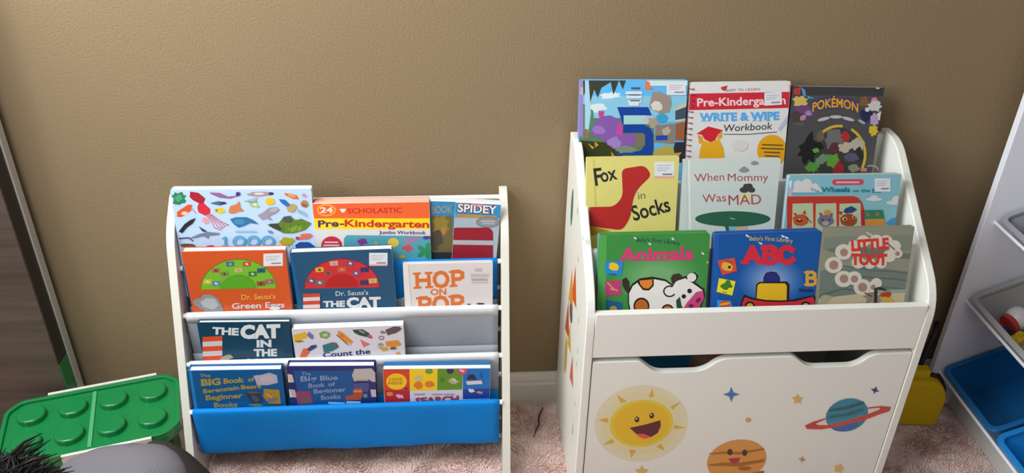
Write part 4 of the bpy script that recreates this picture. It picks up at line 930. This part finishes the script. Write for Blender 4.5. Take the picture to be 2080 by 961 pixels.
# ---------------------------------------------------------------- yellow bag on the carpet
YB = mat('d8b418', .75, 'yellow_fabric', bump=(400, .2), spec=.2); ZP = mat('1e1c20', .5, 'black_zip')
bag = thing('lunch_bag', 'small yellow fabric bag with black zip between the organizer and the rack', 'bag', (.874, -.105, .004))
bag.rotation_euler = (0, 0, math.radians(-6))
pr = fillet([(-.066, 0), (.066, 0), (.068, .085), (.045, .122), (-.045, .122), (-.068, .085)], [.02, .02, .02, .03, .03, .02], 5)
b = MB(); b.prism(pr, -.026, .026, YB, lambda e, x, z: (x, e, z)); b.build('bag_body', bag, bevel=.008)
top = [(.068*math.cos(t)*1.0, 0, .06+.0635*math.sin(t)) for t in [math.radians(q) for q in range(0, 181, 12)]]
b = MB(); b.tube([(.0685, 0, .066), (.0675, 0, .086), (.058, 0, .104), (.046, 0, .121), (.030, 0, .124)], .0055, ZP, 8); b.build('zip', bag, smooth=True)
b = MB(); b.box((-.02, -.012, .120), (.024, .012, .142), YB); b.build('top_loop', bag, bevel=.004)
b = MB(); b.tube([(.008, .012, .135), (.016, .02, .17), (.028, .03, .21), (.036, .05, .225)], .006, ZP, 8); b.build('strap', bag, smooth=True)

# dark thread on the carpet
b = MB(); P = [on_plane(x, y, Vector((0, 0, .017)), Vector((0, 0, 1))) for x, y in ((1103, 828), (1098, 838), (1094, 850), (1095, 862), (1089, 874), (1084, 888))]
b.tube(P, [.0012, .002, .0022, .0022, .0018, .001], mat('4a3a38', .9, 'dark_thread'), 6)
tag(b.build('thread', smooth=True), 'short dark thread lying on the carpet between the two shelves', 'thread')

# ---------------------------------------------------------------- child kneeling on all fours, bottom left corner
SK = mat('c08a6c', .55, 'skin', spec=.35); SH = mat('747277', .85, 'grey_jersey', bump=(350, .3), spec=.15); TR = mat('3a3430', .85, 'dark_trousers', bump=(350, .3), spec=.15); HR = mat('0d0b0a', .5, 'black_hair', spec=.4)
def skin(name, verts, edges, parent, mt, lv=2):
    me = bpy.data.meshes.new(name); me.from_pydata([v[0] for v in verts], edges, []); me.materials.append(mt)
    o = bpy.data.objects.new(name, me); COL.objects.link(o)
    if parent: o.parent = parent
    sk = o.modifiers.new('skin', 'SKIN'); sk.use_smooth_shade = True
    if not me.skin_vertices: me.attributes
    for i, v in enumerate(verts):
        d = me.skin_vertices[0].data[i]; r = v[1]; d.radius = r if hasattr(r, '__len__') else (r, r); d.use_root = (i == 0)
    s = o.modifiers.new('subsurf', 'SUBSURF'); s.levels = lv; s.render_levels = lv
    return o
KID = Vector((-.035, .01, -.022))
kid = thing('person', 'person with short black hair in a grey shirt bending down at the bottom left corner', 'person', (-.607, -.485, -.004))
O = Vector((-.56, -.5, 0))
ax = Vector((-.77, -.64, 0)); sd = Vector((.64, -.77, 0))
V = []; E = []
def nd(p, r, par=None):
    V.append((tuple(Vector(p)-O), r)); i = len(V)-1
    if par is not None: E.append((par, i))
    return i
PEL, SPI, CHE, NEC, HED = Vector((-.510, -.415, .200)), Vector((-.545, -.450, .230)), Vector((-.592, -.492, .247)), Vector((-.650, -.535, .262)), Vector((-.698, -.562, .306))
pel = nd(PEL, .056); spi = nd(SPI, .054, pel); che = nd(CHE, .058, spi); nec = nd(NEC, .036, che); hed = nd(HED, .066, nec); top = nd(HED+ax*.035+Vector((0, 0, -.02)), .058, hed)
nose = nd(HED+ax*.07+Vector((0, 0, -.062)), .012, top)
hands = []
for s in (-1, 1):
    sh = nd(CHE+sd*s*.075+ax*.01, .036, che); el = nd(CHE+sd*s*.115+ax*.03+Vector((0, 0, -.12)), .026, sh); wr = nd(CHE+sd*s*.115+ax*.075+Vector((0, 0, -.224)), .018, el)
    pm = nd(CHE+sd*s*.115+ax*.105+Vector((0, 0, -.240)), .018, wr)
    for q, (off, ln) in enumerate(((-.02, .026), (-.008, .034), (.004, .036), (.016, .030))):
        k = nd(CHE+sd*(s*.115+off)+ax*(.125)+Vector((0, 0, -.243)), .0062, pm); nd(CHE+sd*(s*.115+off*1.3)+ax*(.125+ln)+Vector((0, 0, -.248)), .005, k)
    k = nd(CHE+sd*(s*.115-s*.022)+ax*.10+Vector((0, 0, -.244)), .0065, pm); nd(CHE+sd*(s*.115-s*.04)+ax*.115+Vector((0, 0, -.249)), .0055, k)
    hp = nd(PEL+sd*s*.045+Vector((0, 0, -.03)), .044, pel); kn = nd(PEL+sd*s*.06+ax*.05+Vector((0, 0, -.155)), .042, hp); an = nd(PEL+sd*s*.06-ax*.10+Vector((0, 0, -.178)), .026, kn); nd(PEL+sd*s*.06-ax*.165+Vector((0, 0, -.188)), .018, an)
    nd(HED+sd*s*.066+ax*.005, .012, hed)
body = skin('body', V, E, kid, SK)
V = []; E = []
pel = nd(SPI-Vector((-.032, -.029, .030)), .080); spi = nd(SPI, .078, pel); che = nd(CHE, .080, spi); nd(CHE+ax*.045+Vector((0, 0, .012)), .050, che)
for s in (-1, 1):
    sh = nd(CHE+sd*s*.075+ax*.01, .044, che); nd(CHE+sd*s*.108+ax*.025+Vector((0, 0, -.09)), .037, sh)
skin('shirt', V, E, kid, SH)
V = []; E = []
pel = nd(PEL, .081); nd(PEL+Vector((-.024, -.022, .020)), .083, pel)
for s in (-1, 1):
    hp = nd(PEL+sd*s*.045+Vector((0, 0, -.03)), .064, pel); kn = nd(PEL+sd*s*.06+ax*.05+Vector((0, 0, -.150)), .049, hp); nd(PEL+sd*s*.06-ax*.09+Vector((0, 0, -.172)), .034, kn)
skin('trousers', V, E, kid, TR)
# hair: a close cap and loose tufts
rn = random.Random(7); b = MB()
b.ball(HED+ax*.010+Vector((0, 0, .008))-O, (.080, .078, .076), HR, 24, 14)
for i in range(1500):
    t = rn.uniform(0, 2*math.pi); z = rn.uniform(-.25, 1); q = math.sqrt(max(0, 1-z*z))
    d = Vector((q*math.cos(t), q*math.sin(t), z)); p = HED+ax*.010+Vector((0, 0, .008))+d*.074-O
    e = (d*.55+Vector((rn.gauss(0, .5), rn.gauss(0, .5), rn.gauss(-.1, .45)))).normalized(); ln = rn.uniform(.012, .03)
    b.tube([p, p+(d*.4+e*.6)*ln*.5, p+e*ln], [.0016, .0012, .0003], HR, 4, cap=False)
for i in range(60):   # longer wisps over the shoulder side
    p = HED-ax*.03+sd*rn.uniform(-.07, .07)+Vector((0, 0, .05+rn.uniform(-.05, .015)))-O
    e = (-ax*rn.uniform(.5, 1)+sd*rn.uniform(-.8, .2)+Vector((0, 0, rn.uniform(-.15, .03)))).normalized(); ln = rn.uniform(.04, .075)
    b.tube([p, p+e*ln*.5+Vector((0, 0, .006)), p+e*ln], [.0035, .0025, .0005], HR, 5, cap=False)
b.build('hair', kid, smooth=True)
fc = HED+ax*.085+Vector((0, 0, -.045))-O
b = MB()
for s in (-1, 1):
    b = MB(); b.ball(HED+ax*.088+sd*s*.026+Vector((0, 0, -.028))-O, .008, mat('1a1412', .2, 'dark_eye'), 10, 8); b.build('eye', kid, smooth=True)
b = MB(); b.ball(HED+ax*.062+Vector((0, 0, -.085))-O, (.016, .016, .005), mat('9a5048', .5, 'lips'), 12, 8); b.build('mouth', kid, smooth=True)
